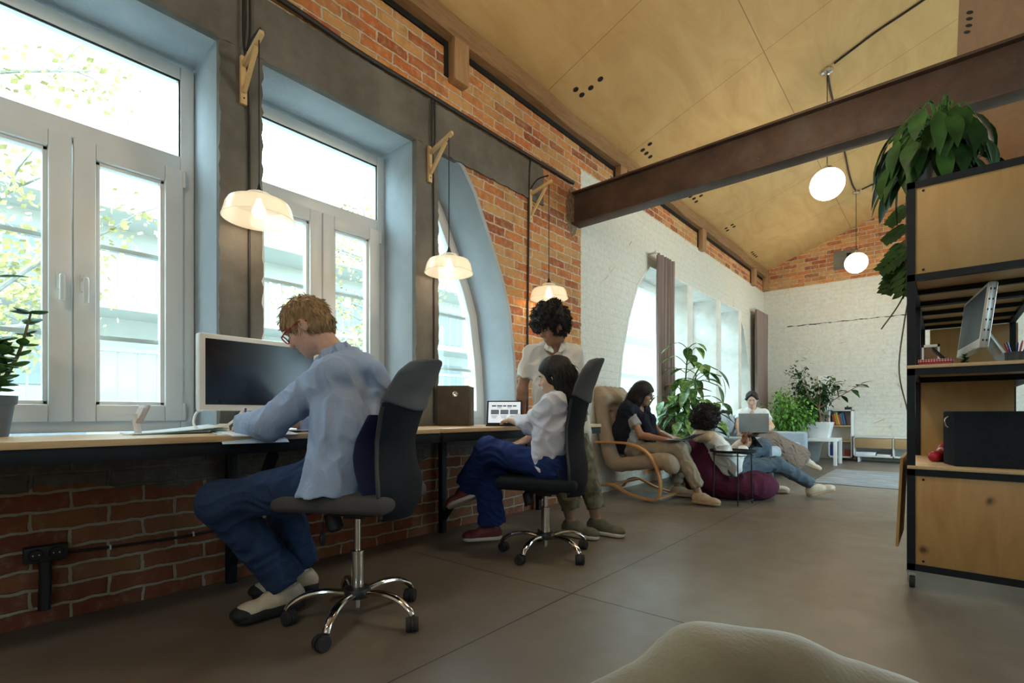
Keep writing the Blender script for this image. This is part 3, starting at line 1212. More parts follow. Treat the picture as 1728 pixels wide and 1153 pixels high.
def nets(d, lo, h):
    ins = d < 0
    nx, ny, nz = d.shape
    c = np.zeros((nx - 1, ny - 1, nz - 1), np.int8)
    offs = [(i, j, k) for i in (0, 1) for j in (0, 1) for k in (0, 1)]
    for o in offs:
        c += ins[o[0]:nx - 1 + o[0], o[1]:ny - 1 + o[1], o[2]:nz - 1 + o[2]]
    act = (c > 0) & (c < 8)
    ac = np.argwhere(act)
    idx = np.full(act.shape, -1, np.int64)
    idx[act] = np.arange(len(ac))
    acc = np.zeros((len(ac), 3))
    cnt = np.zeros(len(ac))
    for a in offs:
        for axis in range(3):
            if a[axis]:
                continue
            b = list(a)
            b[axis] = 1
            A, B = ac + a, ac + b
            da, db = d[tuple(A.T)], d[tuple(B.T)]
            m = (da < 0) != (db < 0)
            t = da[m] / (da[m] - db[m])
            p = A[m].astype(float)
            p[:, axis] += t
            acc[m] += p
            cnt[m] += 1
    v = lo + h * acc / np.maximum(cnt, 1)[:, None]
    faces = []
    for axis in range(3):
        s0, s1 = [slice(None)] * 3, [slice(None)] * 3
        s0[axis], s1[axis] = slice(0, -1), slice(1, None)
        x = ins[tuple(s0)] != ins[tuple(s1)]
        e = np.argwhere(x)
        u, w = (axis + 1) % 3, (axis + 2) % 3
        ok = (e[:, u] > 0) & (e[:, w] > 0) & (e[:, u] < idx.shape[u]) & (e[:, w] < idx.shape[w])
        e = e[ok]
        flip = ins[tuple(e.T)]
        q = []
        for du, dw in ((-1, -1), (0, -1), (0, 0), (-1, 0)):
            k = e.copy()
            k[:, u] += du
            k[:, w] += dw
            q.append(idx[tuple(k.T)])
        q = np.stack(q, 1)
        q[~flip] = q[~flip][:, ::-1]
        faces.append(q)
    return v, np.concatenate(faces)


def np_mesh(name, v, f):
    me = bpy.data.meshes.new(name)
    me.vertices.add(len(v))
    me.vertices.foreach_set('co', np.ascontiguousarray(v, np.float32).ravel())
    me.loops.add(f.size)
    me.loops.foreach_set('vertex_index', np.ascontiguousarray(f, np.int32).ravel())
    me.polygons.add(len(f))
    me.polygons.foreach_set('loop_start', np.arange(0, f.size, f.shape[1], dtype=np.int32))
    me.polygons.foreach_set('use_smooth', np.ones(len(f), bool))
    me.update(calc_edges=True)
    me.validate()
    return me


def folds(seed, amp=.004, freq=18.0, along=(0, 0, 1), k=.35):
    freq *= 2.1
    """cloth folds: warped waves, weak along one direction"""
    r = np.random.RandomState(seed)
    dirs = []
    al = nrm(along)
    for i in range(5):
        q = r.normal(size=3)
        q = nrm(q - al * (q @ al) * (1 - k))
        dirs.append((q * freq * r.uniform(.6, 1.6), r.uniform(0, 6.28)))

    def fn(p):
        w = p + .03 * np.sin(p[:, [1, 2, 0]] * freq * .55 + 1.3)
        s = 0
        for q, ph in dirs:
            s = s + np.sin(w @ q + ph)
        s = s / 2.2
        return amp * (np.abs(s) - .55)
    return fn


def lumps(seed, amp=.004, freq=60.0):
    r = np.random.RandomState(seed)
    dirs = [(nrm(r.normal(size=3)) * freq * r.uniform(.6, 1.5), r.uniform(0, 6.28)) for _ in range(8)]

    def fn(p):
        s = 0
        for q, ph in dirs:
            s = s + np.sin(p @ q + ph)
        return amp * s / 2.8
    return fn


def sdf_obj(name, s, vox, m, parent=None, disp=None, damp=.008):
    v, f = s.build(vox, disp, damp)
    return mesh_obj(name, np_mesh(name, v, f), m, parent)


# ------------------------------------------------------------------ people
def skin_mat(name, col):
    if name in MATS:
        return MATS[name]
    N = NT(name)
    f = N.noise(30.0, 4)
    N.base(N.ramp(f, [(.3, tuple(c * .88 for c in col)), (.7, tuple(min(1, c * 1.08) for c in col))]))
    N.set('Roughness', .5)
    N.set('Subsurface Weight', .12)
    N.set('Subsurface Radius', (.01, .004, .002))
    N.set('Normal', N.bump(N.noise(220.0, 2), .06, .002))
    MATS[name] = N.m
    return N.m


def hair_mat(name, c1, c2):
    if name in MATS:
        return MATS[name]
    N = NT(name)
    f = N.noise(60.0, 3, stretch=(1, 1, .25), dist=.8)
    N.base(N.ramp(f, [(.3, c1), (.7, c2)]))
    N.set('Roughness', .6)
    N.set('Specular IOR Level', .25)
    N.set('Normal', N.bump(f, .6, .006))
    MATS[name] = N.m
    return N.m


def hand_prims(s, w, d, n, th, curl=.5, sc=1.0, spread=1.0):
    """w wrist, d finger direction, n palm normal (palm faces n), th side of the thumb"""
    d = nrm(d)
    n = nrm(n - d * np.dot(n, d))
    l = np.cross(d, n)
    if l @ nrm(th) < 0:
        l = -l
    w = V(w)
    s.cap(w + d * .012 * sc, w + d * .072 * sc + l * .004, .034 * sc, .039 * sc, .012, (n, .42))
    for i, (o, L) in enumerate(((.029, .068), (.0095, .078), (-.0105, .072), (-.029, .056))):
        b = w + d * (.083 - .004 * abs(i - 1.2)) * sc + l * o * sc
        ang = curl * (.35 + .08 * i)
        dirn = nrm(d + l * (.10 * spread * (1.3 - i)))
        r = [.0088, .0082, .0074, .0064]
        pts = [b]
        a = 0
        for j, fr in enumerate((.45, .31, .24)):
            a += ang * (1.0, 1.3, .9)[j]
            pts.append(pts[-1] + (dirn * math.cos(a) + n * math.sin(a)) * L * fr * sc)
        for j in range(3):
            s.cap(pts[j], pts[j + 1], r[j] * sc, r[j + 1] * sc, .005)
    b = w + d * .022 * sc + l * .026 * sc
    t1 = b + nrm(d * .75 + l * .65 + n * .35) * .042 * sc
    t2 = t1 + nrm(d * .95 + l * .2 + n * (.3 + .3 * curl)) * .036 * sc
    s.cap(b, t1, .0135 * sc, .0115 * sc, .01).cap(t1, t2, .0112 * sc, .0085 * sc, .005)


def head_axes(hf, hu):
    f = nrm(hf)
    u = nrm(V(hu) - f * np.dot(hu, f))
    r = np.cross(f, u)
    return r, f, u


def head_prims(s, c, hf, hu, sc=1.0):
    r, f, u = head_axes(hf, hu)
    R = [r, f, u]
    c = V(c)

    def p(a, b, d):
        return c + (r * a + f * b + u * d) * sc
    s.ell(p(0, -.008, .03), V(.075, .096, .086) * sc, R, .02)
    s.ell(p(0, .022, -.03), V(.062, .07, .085) * sc, R, .03)
    s.ell(p(0, .036, -.078), V(.046, .046, .034) * sc, R, .025)
    s.ell(p(0, .072, -.098), V(.02, .016, .017) * sc, R, .02)
    s.cap(p(-.03, .079, .020), p(.03, .079, .020), .013 * sc, None, .015)
    for a in (-1, 1):
        s.ell(p(a * .036, .064, -.032), V(.024, .022, .022) * sc, R, .02)
        s.ell(p(a * .029, .1, .0), V(.016, .016, .012) * sc, R, .014, True)
        s.ell(p(a * .077, -.008, -.012), V(.009, .02, .032) * sc, nrm_rows([r * a, f - r * a * .5, u]), .008)
        s.ell(p(a * .084, .0, -.012), V(.006, .009, .016) * sc, R, .004, True)
    s.cap(p(0, .088, .006), p(0, .108, -.028), .0075 * sc, .0125 * sc, .012)
    for a in (-1, 1):
        s.ell(p(a * .012, .098, -.031), V(.008, .009, .007) * sc, R, .006)
    s.cap(p(-.017, .086, -.060), p(.017, .086, -.060), .0065 * sc, None, .006)
    s.cap(p(-.013, .086, -.071), p(.013, .086, -.071), .0075 * sc, None, .006)
    return p, R


def nrm_rows(M):
    a = nrm(M[0])
    b = nrm(M[1] - a * np.dot(M[1], a))
    return [a, b, np.cross(a, b)]


M_eyew = mat('eye_white', (.75, .73, .70), .25, var=0)
M_eyed = mat('eye_dark', (.03, .02, .015), .2, var=0)


def lerp(a, b, t):
    return V(a) * (1 - t) + V(b) * t


def person(root, J, st):
    """body (one mesh) + clothing, hair and shoes as children"""
    sc = st.get('sc', 1.0)
    vx = st.get('vox', .006)
    J = {k: V(v) for k, v in J.items()}
    skin = st['skin']
    hs = st.get('hsc', sc)
    b = S()
    r_, f_, u_ = head_axes(J['hf'], J['hu'])
    lat = nrm(J['sR'] - J['sL'])
    mid = (J['sL'] + J['sR']) / 2
    tf = nrm(J['tf'])
    plat = nrm(J['hR'] - J['hL'])
    waist = J.get('wst', lerp(J['pel'], mid, .45))
    # torso core
    up = nrm(mid - J['pel'])
    for q in (-1, 1):
        b.path([J['pel'] + plat * q * .07 * sc, waist + lat * q * .06 * sc, mid - up * .10 + lat * q * .08 * sc], [.085 * sc, .085 * sc, .095 * sc], .05, (tf, .85))
    b.cap(J['sL'], J['sR'], .048 * sc, None, .05)
    nb = mid + up * .02 * sc
    hb = J['head'] - u_ * .075 * hs - f_ * .018 * hs
    b.cap(nb, hb, .056 * sc, .050 * sc, .03)
    for q in 'LR':
        s_, e_, w_ = J['s' + q], J['e' + q], J['w' + q]
        b.cap(s_, e_, .047 * sc, .036 * sc, .03)
        m_ = lerp(e_, w_, .3)
        b.cap(e_, m_, .036 * sc, .038 * sc, .02).cap(m_, w_, .038 * sc, .025 * sc, .015)
        hd = J.get('hd' + q, w_ - e_)
        pn = J.get('pn' + q, V(0, 0, -1))
        th = J.get('th' + q, -lat if q == 'R' else lat)
        b.cap(lerp(e_, w_, .9), w_ + nrm(hd) * .03, .026 * sc, .028 * sc, .012, (nrm(pn - nrm(hd) * np.dot(nrm(hd), pn)), .75))
        hand_prims(b, w_, hd, pn, th, st.get('curl' + q, .5), sc)
        hp, kn, an = J['h' + q], J['k' + q], J['a' + q]
        b.cap(hp, kn, .078 * sc, .052 * sc, .04).cap(kn, lerp(kn, an, .35), .05 * sc, .052 * sc, .03).cap(lerp(kn, an, .35), an, .052 * sc, .034 * sc, .03)
        td = nrm(J['t' + q])
        b.cap(an - V(0, 0, .02), an + td * .10 * sc - V(0, 0, .05), .035 * sc, .03 * sc, .02)
    hp_, R = head_prims(b, J['head'], J['hf'], J['hu'], hs)
    body = sdf_obj('body', b, vx, skin, root)
    # face details
    if not st.get('noface'):
        for a in (-1, 1):
            e = obj('eye', MB().ball(hp_(a * .029, .0755, -.001), .0100 * hs, 10, 8), M_eyew, root)
            obj('iris', MB().ball(hp_(a * .029, .0800, -.0045), .0068 * hs, 8, 6), M_eyed, e)
            bw = [hp_(a * .013, .094, .019), hp_(a * .028, .094, .024), hp_(a * .043, .084, .018)]
            obj('eyebrow', MB().tube(sample(bw, 6), [.002, .0034, .004, .004, .0034, .0026, .0014], 6), st['hairm'], root)
        obj('lips', MB().tube(sample([hp_(-.02, .0885, -.066), hp_(-.008, .0935, -.0645), hp_(0, .0925, -.0655), hp_(.008, .0935, -.0645), hp_(.02, .0885, -.066)], 10), [.0015, .004, .0055, .006, .006, .0058, .006, .006, .0055, .004, .0015], 6), st.get('lipm', mat('lip_' + skin.name, (.42, .17, .14), .45, var=.05)), root)
    # shirt
    if 'shirt' in st:
        c = S()
        g = st.get('loose', .016)
        for q in (-1, 1):
            c.path([J['pel'] + plat * q * .075 * sc + up * st.get('hem', -.02), waist + lat * q * .065 * sc, mid - up * .10 + lat * q * .085 * sc],
                   [(.107 + g) * sc, (.092 + g) * sc, (.098 + g) * sc], .05, (tf, .88))
        c.cap(J['sL'], J['sR'], (.05 + g * .6) * sc, None, .05)
        # trapezius slope up to the neck
        for q in 'LR':
            c.cap(lerp(J['s' + q], mid, .25) + up * .01, nb + up * .045 - tf * .01, .05 * sc, .045 * sc, .04)
        if 'hump' in J:
            c.ell(J['hump'], V(.12, .12, .07), None, .06)
            c.ell(J['hump'] + V(-.015, .065, -.06), V(.12, .12, .11), None, .05)
        for q in 'LR':
            s_, e_, w_ = J['s' + q], J['e' + q], J['w' + q]
            sl = st.get('sleeve', 1.0)
            if sl > .6:
                c.cap(s_, e_, (.053 + g * .7) * sc, (.046 + g * .7) * sc, .035)
                end = lerp(e_, w_, sl)
                c.cap(e_, end, (.045 + g * .7) * sc, (.036 + g * .55) * sc, .02)
                c.cap(end, end + nrm(w_ - e_) * .07, (.036 + g * .6) * sc * 1.3, None, .002, None, True, True)
                c.cap(end - nrm(w_ - e_) * .022, end, (.037 + g * .62) * sc, None, .003, None, True)
            else:
                end = lerp(s_, e_, sl / .6)
                c.cap(s_, end, (.053 + g * .7) * sc, (.05 + g * 1.2) * sc, .035)
                dn = nrm(e_ - s_)
                c.cap(end, end + dn * .09, (.05 + g * 1.2) * sc * 1.25, None, .002, None, True, True)
        if 'cutp' in st:
            for pnt, nn in st['cutp']:
                c.cut(pnt, nn)
        # neck opening
        cdn = nrm(hb - nb)
        c.cap(nb + cdn * .035 + tf * .008, nb + cdn * .25, .060 * sc, .075 * sc, .006, None, False, True)
        if st.get('collar') == 'V':
            c.cap(nb + up * .03 + tf * .05, nb + tf * .125 * sc - up * .075 * sc, .042 * sc, .006, .006, None, False, True)
        sh = sdf_obj('shirt', c, vx, st['shirt'], root, folds(st.get('seed', 1), st.get('fold', .009), 22, up), .012)
        if st.get('collar'):
            k = S()
            o0 = lerp(nb, hb, st.get('colp', .45))
            for q in (-1, 1):
                pts = [o0 - tf * .060 * sc + up * .012, o0 + lat * q * .045 * sc - tf * .042 * sc + up * .010, o0 + lat * q * .066 * sc + up * .0, o0 + lat * q * .055 * sc + tf * .045 * sc - up * .018, o0 + lat * q * .024 * sc + tf * .088 * sc - up * .055 * sc]
                for i in range(4):
                    m0 = (pts[i] + pts[i + 1]) / 2 - o0
                    k.cap(pts[i], pts[i + 1], .026 * sc, .026 * sc if i < 3 else .012 * sc, .006, (m0 - up * (m0 @ up) + up * .02, .28))
            sdf_obj('collar', k, .0042, st['shirt'], sh)
    # trousers
    if 'pants' in st:
        c = S()
        lw = st.get('legw', (.092, .075, .062, .06))
        c.cap(J['hL'], J['hR'], .105 * sc, None, .05)
        c.cap(J['pel'] + up * .04 + plat * .06, J['pel'] + up * .04 - plat * .06, .105 * sc, None, .05, (tf, .85))
        for q in 'LR':
            hp, kn, an = J['h' + q], J['k' + q], J['a' + q]
            dn = nrm(an - kn)
            c.cap(hp, kn, lw[0] * sc, lw[1] * sc, .04)
            e = an + V(0, 0, st.get('pz', .0)) + dn * st.get('pl', -.01)
            m_ = lerp(kn, e, .55)
            c.cap(kn, m_, lw[1] * sc, lw[2] * sc, .03).cap(m_, e, lw[2] * sc, lw[3] * sc, .02, None, False)
        for q in 'LR':
            kn, an = J['k' + q], J['a' + q]
            dn = nrm(an - kn)
            e = an + V(0, 0, st.get('pz', .0)) + dn * st.get('pl', -.01)
            # flat hem: take away the rounded end of the leg
            c.cap(e + dn * .001, e + dn * .09, lw[3] * sc * 1.35, None, .002, None, True, True)
        sdf_obj(st.get('pname', 'trousers'), c, vx, st['pants'], root, folds(st.get('seed', 1) + 9, st.get('pfold', .0075), 26, J['kL'] - J['hL']), .012)
    # shoes
    if 'shoe' in st:
        for q in 'LR':
            an = J['a' + q]
            td = nrm(J['t' + q])
            z = J.get('z' + q, V(0, 0, 0))[2] if ('z' + q) in J else an[2] - .095
            up_ = J.get('u' + q, V(0, 0, 1))
            up_ = nrm(up_ - td * np.dot(up_, td))
            sd = np.cross(td, up_)
            base = an - up_ * .088 * sc
            c = S()
            Rr = [td, sd, up_]
            c.ell(base - td * .025 * sc + up_ * .045 * sc, V(.048, .036, .048) * sc, Rr, .03)
            c.cap(base + td * .02 * sc + up_ * .045 * sc, base + td * .135 * sc + up_ * .03 * sc, .042 * sc, .040 * sc, .03, (up_, .85))
            c.cap(an + up_ * .0, base + td * .07 * sc + up_ * .055 * sc, .042 * sc, .036 * sc, .03)
            c.ell(base + td * .165 * sc + up_ * .028 * sc, V(.05, .043, .032) * sc, Rr, .03)
            c.cut(base + up_ * (st.get('soleh', .02) - .006) * sc, -up_)
            c.cut(an + up_ * .012, up_)
            so = sdf_obj('shoe', c, min(vx, .006), st['shoe'], root)
            k = S()
            k.cap(base - td * .03 * sc + up_ * .012 * sc, base + td * .16 * sc + up_ * .012 * sc, .044 * sc, .05 * sc, .01)
            k.cut(base + up_ * st.get('soleh', .020) * sc, up_)
            k.cut(base - up_ * .006 * sc, -up_)
            sdf_obj('sole', k, min(vx, .006), st.get('sole', st['shoe']), so)
            if 'toe' in st:
                k = S()
                k.ell(base + td * .175 * sc + up_ * .026 * sc, V(.050, .049, .030) * sc, Rr, .01)
                k.cut(base + up_ * .004 * sc, -up_)
                sdf_obj('toe_cap', k, min(vx, .006), st['toe'], so)
            lc = MB()
            for i in range(4):
                p0 = base + td * (.05 + .022 * i) * sc + up_ * (.098 - .010 * i) * sc
                lc.tube(sample([p0 - sd * .028 * sc - up_ * .014, p0, p0 + sd * .028 * sc - up_ * .014], 6), .0035, 6)
            obj('laces', lc, st.get('lace', st['shoe']), so)
            if 'sock' in st:
                kk = S()
                kk.cap(an - up_ * .02, an + nrm(J['k' + q] - an) * .07, .038 * sc, .040 * sc, .01)
                sdf_obj('sock', kk, .006, st['sock'], root)
    return body, hp_, R


def hair_cap(J, hs, grow=.014, front=.05, low=-.03, back_low=-.085, k=.012):
    """close hair: inflated skull minus the face"""
    r, f, u = head_axes(J['hf'], J['hu'])
    c = V(J['head'])
    s = S()
    s.ell(c + (-f * .010 + u * .034) * hs, V(.077 + grow, .097 + grow, .087 + grow) * hs, [r, f, u], .02)
    s.ell(c + (-f * .035 - u * .03) * hs, V(.068 + grow * .8, .062 + grow * .6, .06) * hs, [r, f, u], .03)
    # face opening
    s.ell(c + (f * .105 - u * .052) * hs, V(.095, .085, .108) * hs, [r, f, u], k, True)
    for a in (-1, 1):
        s.ell(c + (r * a * .09 + f * .012 - u * .035) * hs, V(.03, .032, .045) * hs, [r, f, u], .008, True)
    s.cut(c + u * back_low * hs, nrm(-u * .9 - f * .0))
    return s, c, r, f, u


def strands(hair, m, n, L, comb, r=.0022, curl=0.0, lift=.25, seed=1, keep=None):
    """locks growing from the hair mesh, combed along comb(p, normal)"""
    me = hair.data
    rs = random.Random(seed)
    root = Vector(root_of(hair).location)
    mb = MB()
    k = len(me.vertices)
    for _ in range(n):
        v = me.vertices[rs.randrange(k)]
        p, nn = v.co.copy(), v.normal.copy()
        if keep and not keep(p + root):
            continue
        d = Vector(comb(p + root, nn))
        d = d - nn * d.dot(nn)
        if d.length < 1e-4:
            continue
        d.normalize()
        d = (d + Vector((rs.gauss(0, .18), rs.gauss(0, .18), rs.gauss(0, .18)))).normalized()
        s_ = d.cross(nn)
        l_ = L * rs.uniform(.6, 1.25)
        if curl:
            ph, tw = rs.uniform(0, 6.28), rs.choice((-1, 1))
            pts = [p - nn * .002 + d * l_ * t * .6 + (s_ * math.cos(ph + tw * t * 7) + nn * (.6 + math.sin(ph + tw * t * 7))) * curl * min(1, t * 3) for t in (0, .2, .4, .6, .8, 1)]
            mb.tube(pts, [r, r, r, r * .9, r * .7, r * .3], 5)
        else:
            pts = [p - nn * .002, p + d * l_ * .35 + nn * lift * l_ * .28, p + d * l_ * .7 + nn * lift * l_ * .32, p + d * l_ + nn * lift * l_ * .15]
            mb.tube(pts, [r, r, r * .8, r * .25], 5)
    return obj('hair_locks', mb, m, hair, local=True)


# ------------------------------------------------------------------ the six people
SK_fair = skin_mat('skin_fair', (.62, .36, .26))
SK_light = skin_mat('skin_light', (.60, .38, .27))
SK_tan = skin_mat('skin_tan', (.34, .175, .105))
SK_brown = skin_mat('skin_brown', (.30, .145, .085))
H_blond = hair_mat('hair_reddish_blond', (.22, .135, .065), (.46, .30, .155))
H_black = hair_mat('hair_black', (.008, .007, .007), (.028, .024, .024))
H_dark = hair_mat('hair_dark_brown', (.012, .008, .006), (.04, .025, .018))
F_blueshirt = fabric('blue_grey_cotton', (.33, .42, .60), .06, 300, wrinkle=.25)
F_white = fabric('white_cotton', (.72, .70, .66), .04, 300, wrinkle=.25)
F_lilac = fabric('white_lilac_cotton', (.66, .64, .71), .04, 300, wrinkle=.3)
F_jeans = fabric('blue_denim', (.022, .044, .105), .3, 420, wrinkle=.2)
F_jeans2 = fabric('indigo_denim', (.014, .030, .125), .15, 420, wrinkle=.2)
F_jeans3 = fabric('washed_denim', (.085, .115, .145), .2, 420, wrinkle=.2)
F_khaki = fabric('khaki_cotton', (.30, .255, .185), .1, 300, wrinkle=.25)
F_olive = fabric('olive_cargo', (.16, .15, .105), .35, 14, wrinkle=.3)
F_navy = fabric('navy_knit', (.014, .017, .028), .1, 200, wrinkle=.2)
F_grey = fabric('grey_jersey', (.34, .33, .32), .06, 260, wrinkle=.15)
F_cream = fabric('cream_knit', (.60, .50, .36), .08, 200, wrinkle=.25)
F_brown = fabric('brown_skirt_cloth', (.20, .145, .115), .1, 200, wrinkle=.2)
M_shoetan = mat('suede_tan', (.46, .34, .22), .85, var=.12, nscale=20)
M_shoecream = mat('cream_leather', (.56, .47, .36), .6, var=.1, nscale=20)
M_shoered = mat('maroon_sneaker', (.16, .025, .03), .7, var=.3, nscale=14)
M_shoeolive = mat('olive_sneaker', (.13, .12, .08), .8, var=.2, nscale=20)
M_soleblk = mat('black_sole', (.014, .014, .016), .7, var=.1)
M_solewht = mat('off_white_sole', (.62, .58, .50), .7, var=.05)
M_soletan = mat('tan_sole', (.40, .27, .15), .7, var=.05)

# --- the man writing at the desk
P = thing('person', 'man in blue-grey shirt and jeans with red glasses, bent over papers and writing', 'person', (.86, 1.06, 0))
W_ = dict(pel=(.87, 1.06, .61), wst=(.885, 1.10, .79), sL=(.885, 1.02, 1.0), sR=(.695, 1.275, 1.02), head=(.645, 1.045, 1.225), hf=(-.62, -.50, -.60), hu=(-.47, -.37, .80),
          hump=(.80, 1.16, 1.035), tf=(-.79, -.61, -.3), eL=(.675, .865, .80), eR=(.46, 1.29, .81), wL=(.445, .858, .800), wR=(.415, 1.10, .800), hdL=(-.9, .12, -.12), hdR=(-.2, -.95, -.05),
          pnL=(-.1, .45, -.9), thL=(-.1, .8, .45), pnR=(0, 0, -1), thR=(-.9, -.2, 0), hL=(.905, .985, .575), hR=(.80, 1.12, .575), kL=(.59, .715, .495), kR=(.45, 1.0, .50), aL=(.625, .965, .105), aR=(.475, 1.10, .105),
          tL=(-.05, -1, 0), tR=(-.45, -.9, 0))
b_, hp_, R_ = person(P, W_, dict(vox=.0055, skin=SK_fair, hairm=H_blond, shirt=F_blueshirt, pants=F_jeans, shoe=M_shoecream, sole=M_soleblk, lace=M_solewht, sock=M_solewht, sleeve=.93, soleh=.034, toe=M_soleblk,
                                 collar=True, seed=3, loose=.026, hem=-.10, curlL=1.5, curlR=.5, legw=(.095, .082, .074, .080), pz=.025, colp=.52, fold=.008, pfold=.008,
                                 cutp=[((.86, 1.06, .535), (0, 0, -1))]))
s, c, r, f, u = hair_cap(W_, 1.0, .009, back_low=-.075)
ho = sdf_obj('hair', s, .0045, H_blond, P, lumps(4, .002, 95), .006)
crown = c - f * .03 + u * .12
strands(ho, H_blond, 1700, .027, lambda p, n: (V(p) - crown) * V(1, 1, 1) + f * .02 - u * .03, .0018, lift=.16, seed=3)
strands(ho, H_blond, 160, .04, lambda p, n: f * .6 + r * .35 + u * .2, .0022, lift=.5, seed=4, keep=lambda p: (V(p) - c) @ u > .075)
gl = MB()
for a in (-1, 1):
    ring = []
    for i in range(17):
        t = 2 * PI * i / 16
        ring.append(hp_(a * .031 + .024 * math.cos(t), .108, .0 + .019 * math.sin(t)))
    gl.tube(ring, .003, 6)
    gl.tube(sample([hp_(a * .055, .106, .008), hp_(a * .074, .07, .008), hp_(a * .081, .0, .006), hp_(a * .078, -.03, -.012)], 10), .0035, 6)
gl.tube([hp_(-.008, .109, .004), hp_(.008, .109, .004)], .003, 6)
obj('glasses', gl, mat('red_plastic', (.36, .015, .02), .3, var=.05), P)
pen = MB().tube([(.372, .882, .768), (.350, .898, .850), (.345, .902, .868)], [.002, .0045, .0045], 8)
o = obj('pen', pen, mat('violet_blue_plastic', (.06, .05, .30), .35, var=.05))
tag(o, 'violet-blue pen held upright in the writing man\'s hand', 'pen')

# --- the seated woman at the tablet
P = thing('person', 'woman in white shirt and indigo jeans sitting cross-legged, touching the tablet', 'person', (.98, 2.38, 0))
W_ = dict(pel=(.955, 2.37, .555), wst=(.985, 2.375, .71), sL=(1.075, 2.265, .90), sR=(.95, 2.525, .90), head=(1.005, 2.375, 1.062), hf=(-.86, -.42, -.20), hu=(-.12, -.05, 1),
          tf=(-.91, -.41, .1), eL=(.855, 2.30, .775), eR=(.79, 2.62, .76), wL=(.615, 2.425, .805), wR=(.66, 2.49, .66), hdL=(-.88, .42, -.04), hdR=(-.4, -.85, -.25),
          pnL=(-.1, .35, -1), thL=(.2, .5, .8), pnR=(0, 0, -1), thR=(-1, 0, 0), hL=(1.02, 2.30, .53), hR=(.945, 2.46, .53), kL=(.65, 2.17, .625), kR=(.525, 2.285, .52), aL=(.37, 2.285, .36), aR=(.50, 2.365, .105),
          tL=(-.35, -.85, -.25), tR=(-.55, -.75, 0), uL=(-.5, .1, .85))
b_, hp_, R_ = person(P, W_, dict(sc=.92, hsc=.93, vox=.006, skin=SK_light, hairm=H_black, shirt=F_lilac, pants=F_jeans2, shoe=M_shoered, sole=M_solewht, lace=M_soleblk, sleeve=.80,
                                 collar=True, seed=5, loose=.024, hem=-.06, curlL=.35, curlR=.8, legw=(.095, .082, .085, .10), pz=.02, fold=.011,
                                 cutp=[((.93, 2.37, .575), (-.75, -.2, -.62)), ((1.0, 2.4, .478), (0, 0, -1))]))
s, c, r, f, u = hair_cap(W_, .93, .018, back_low=-.16)
s.cap(c - f * .045 - u * .02, c - f * .055 - u * .125, .078, .06, .03)
for a in (-1, 1):
    s.cap(c + r * a * .066 - f * .022 + u * .03, c + r * a * .060 - f * .025 - u * .125, .028, .024, .025)
ho = sdf_obj('hair', s, .005, H_black, P, lumps(6, .002, 80), .005)
strands(ho, H_black, 900, .06, lambda p, n: -u, .0022, lift=.03, seed=6, keep=lambda p: (V(p) - c) @ u < .055 and (V(p) - c) @ f < .005)

# --- the standing man
P = thing('person', 'curly-haired man in white short-sleeved shirt standing with one hand on the desk', 'person', (.88, 2.93, 0))
W_ = dict(pel=(.675, 2.90, .84), wst=(.665, 2.86, 1.03), sL=(.775, 2.915, 1.262), sR=(.535, 2.725, 1.258), head=(.705, 2.755, 1.445), hf=(-.35, -.80, -.42), hu=(-.1, -.30, .95),
          tf=(.6, -.79, -.05), eL=(.72, 2.99, 1.00), eR=(.475, 2.70, 1.015), wL=(.70, 3.03, .77), wR=(.44, 2.735, .835), hdL=(.1, -.1, -1), hdR=(-.35, .1, -.75),
          pnL=(-1, 0, 0), thL=(.5, -.8, 0), pnR=(-.5, .0, -.8), thR=(.4, -.8, 0), hL=(.735, 2.95, .83), hR=(.61, 2.855, .83), kL=(.815, 2.98, .48), kR=(.71, 2.83, .48), aL=(.90, 3.005, .10), aR=(.80, 2.84, .10),
          tL=(.94, .1, 0), tR=(.94, .08, 0))
b_, hp_, R_ = person(P, W_, dict(sc=1.0, vox=.006, skin=SK_tan, hairm=H_black, shirt=F_white, pants=F_olive, shoe=M_shoeolive, sole=M_solewht, lace=M_shoetan, sleeve=.40,
                                 collar='V', seed=8, loose=.014, hem=-.12, curlR=.25, curlL=.4, legw=(.092, .074, .070, .062), pz=.075, fold=.010))
s, c, r, f, u = hair_cap(W_, 1.0, .030, back_low=-.10)
rr = random.Random(5)
for i in range(70):
    th, ph = rr.uniform(0, 2 * PI), rr.uniform(-.25, 1.5)
    d = r * math.cos(th) * math.cos(ph) + f * math.sin(th) * math.cos(ph) + u * math.sin(ph)
    if d @ f > .55 and d @ u < .30:
        continue
    q = c + V(d) * V(1, 1, 1) * .112 + u * .034 - f * .01
    s.ell(q, V(1, 1, 1) * rr.uniform(.018, .034), None, .012)
for i in range(9):
    a = -.06 + .12 * i / 8
    s.cap(c + r * a + f * .07 + u * .105, c + r * (a * 1.25 + .01) + f * (.112 - abs(a) * .5) + u * rr.uniform(.012, .04), .02, .009, .012)
for i in range(4):
    s.cap(c - r * 0 + r * .09 + u * .07 + f * .03, c + r * (.145 + .012 * i) + u * (.005 + .02 * i) + f * .05, .02, .006, .012)
ho = sdf_obj('hair', s, .0055, H_black, P, lumps(9, .004, 110), .008)
strands(ho, H_black, 1300, .05, lambda p, n: (V(p) - c) - u * .06, .0024, curl=.007, seed=8)

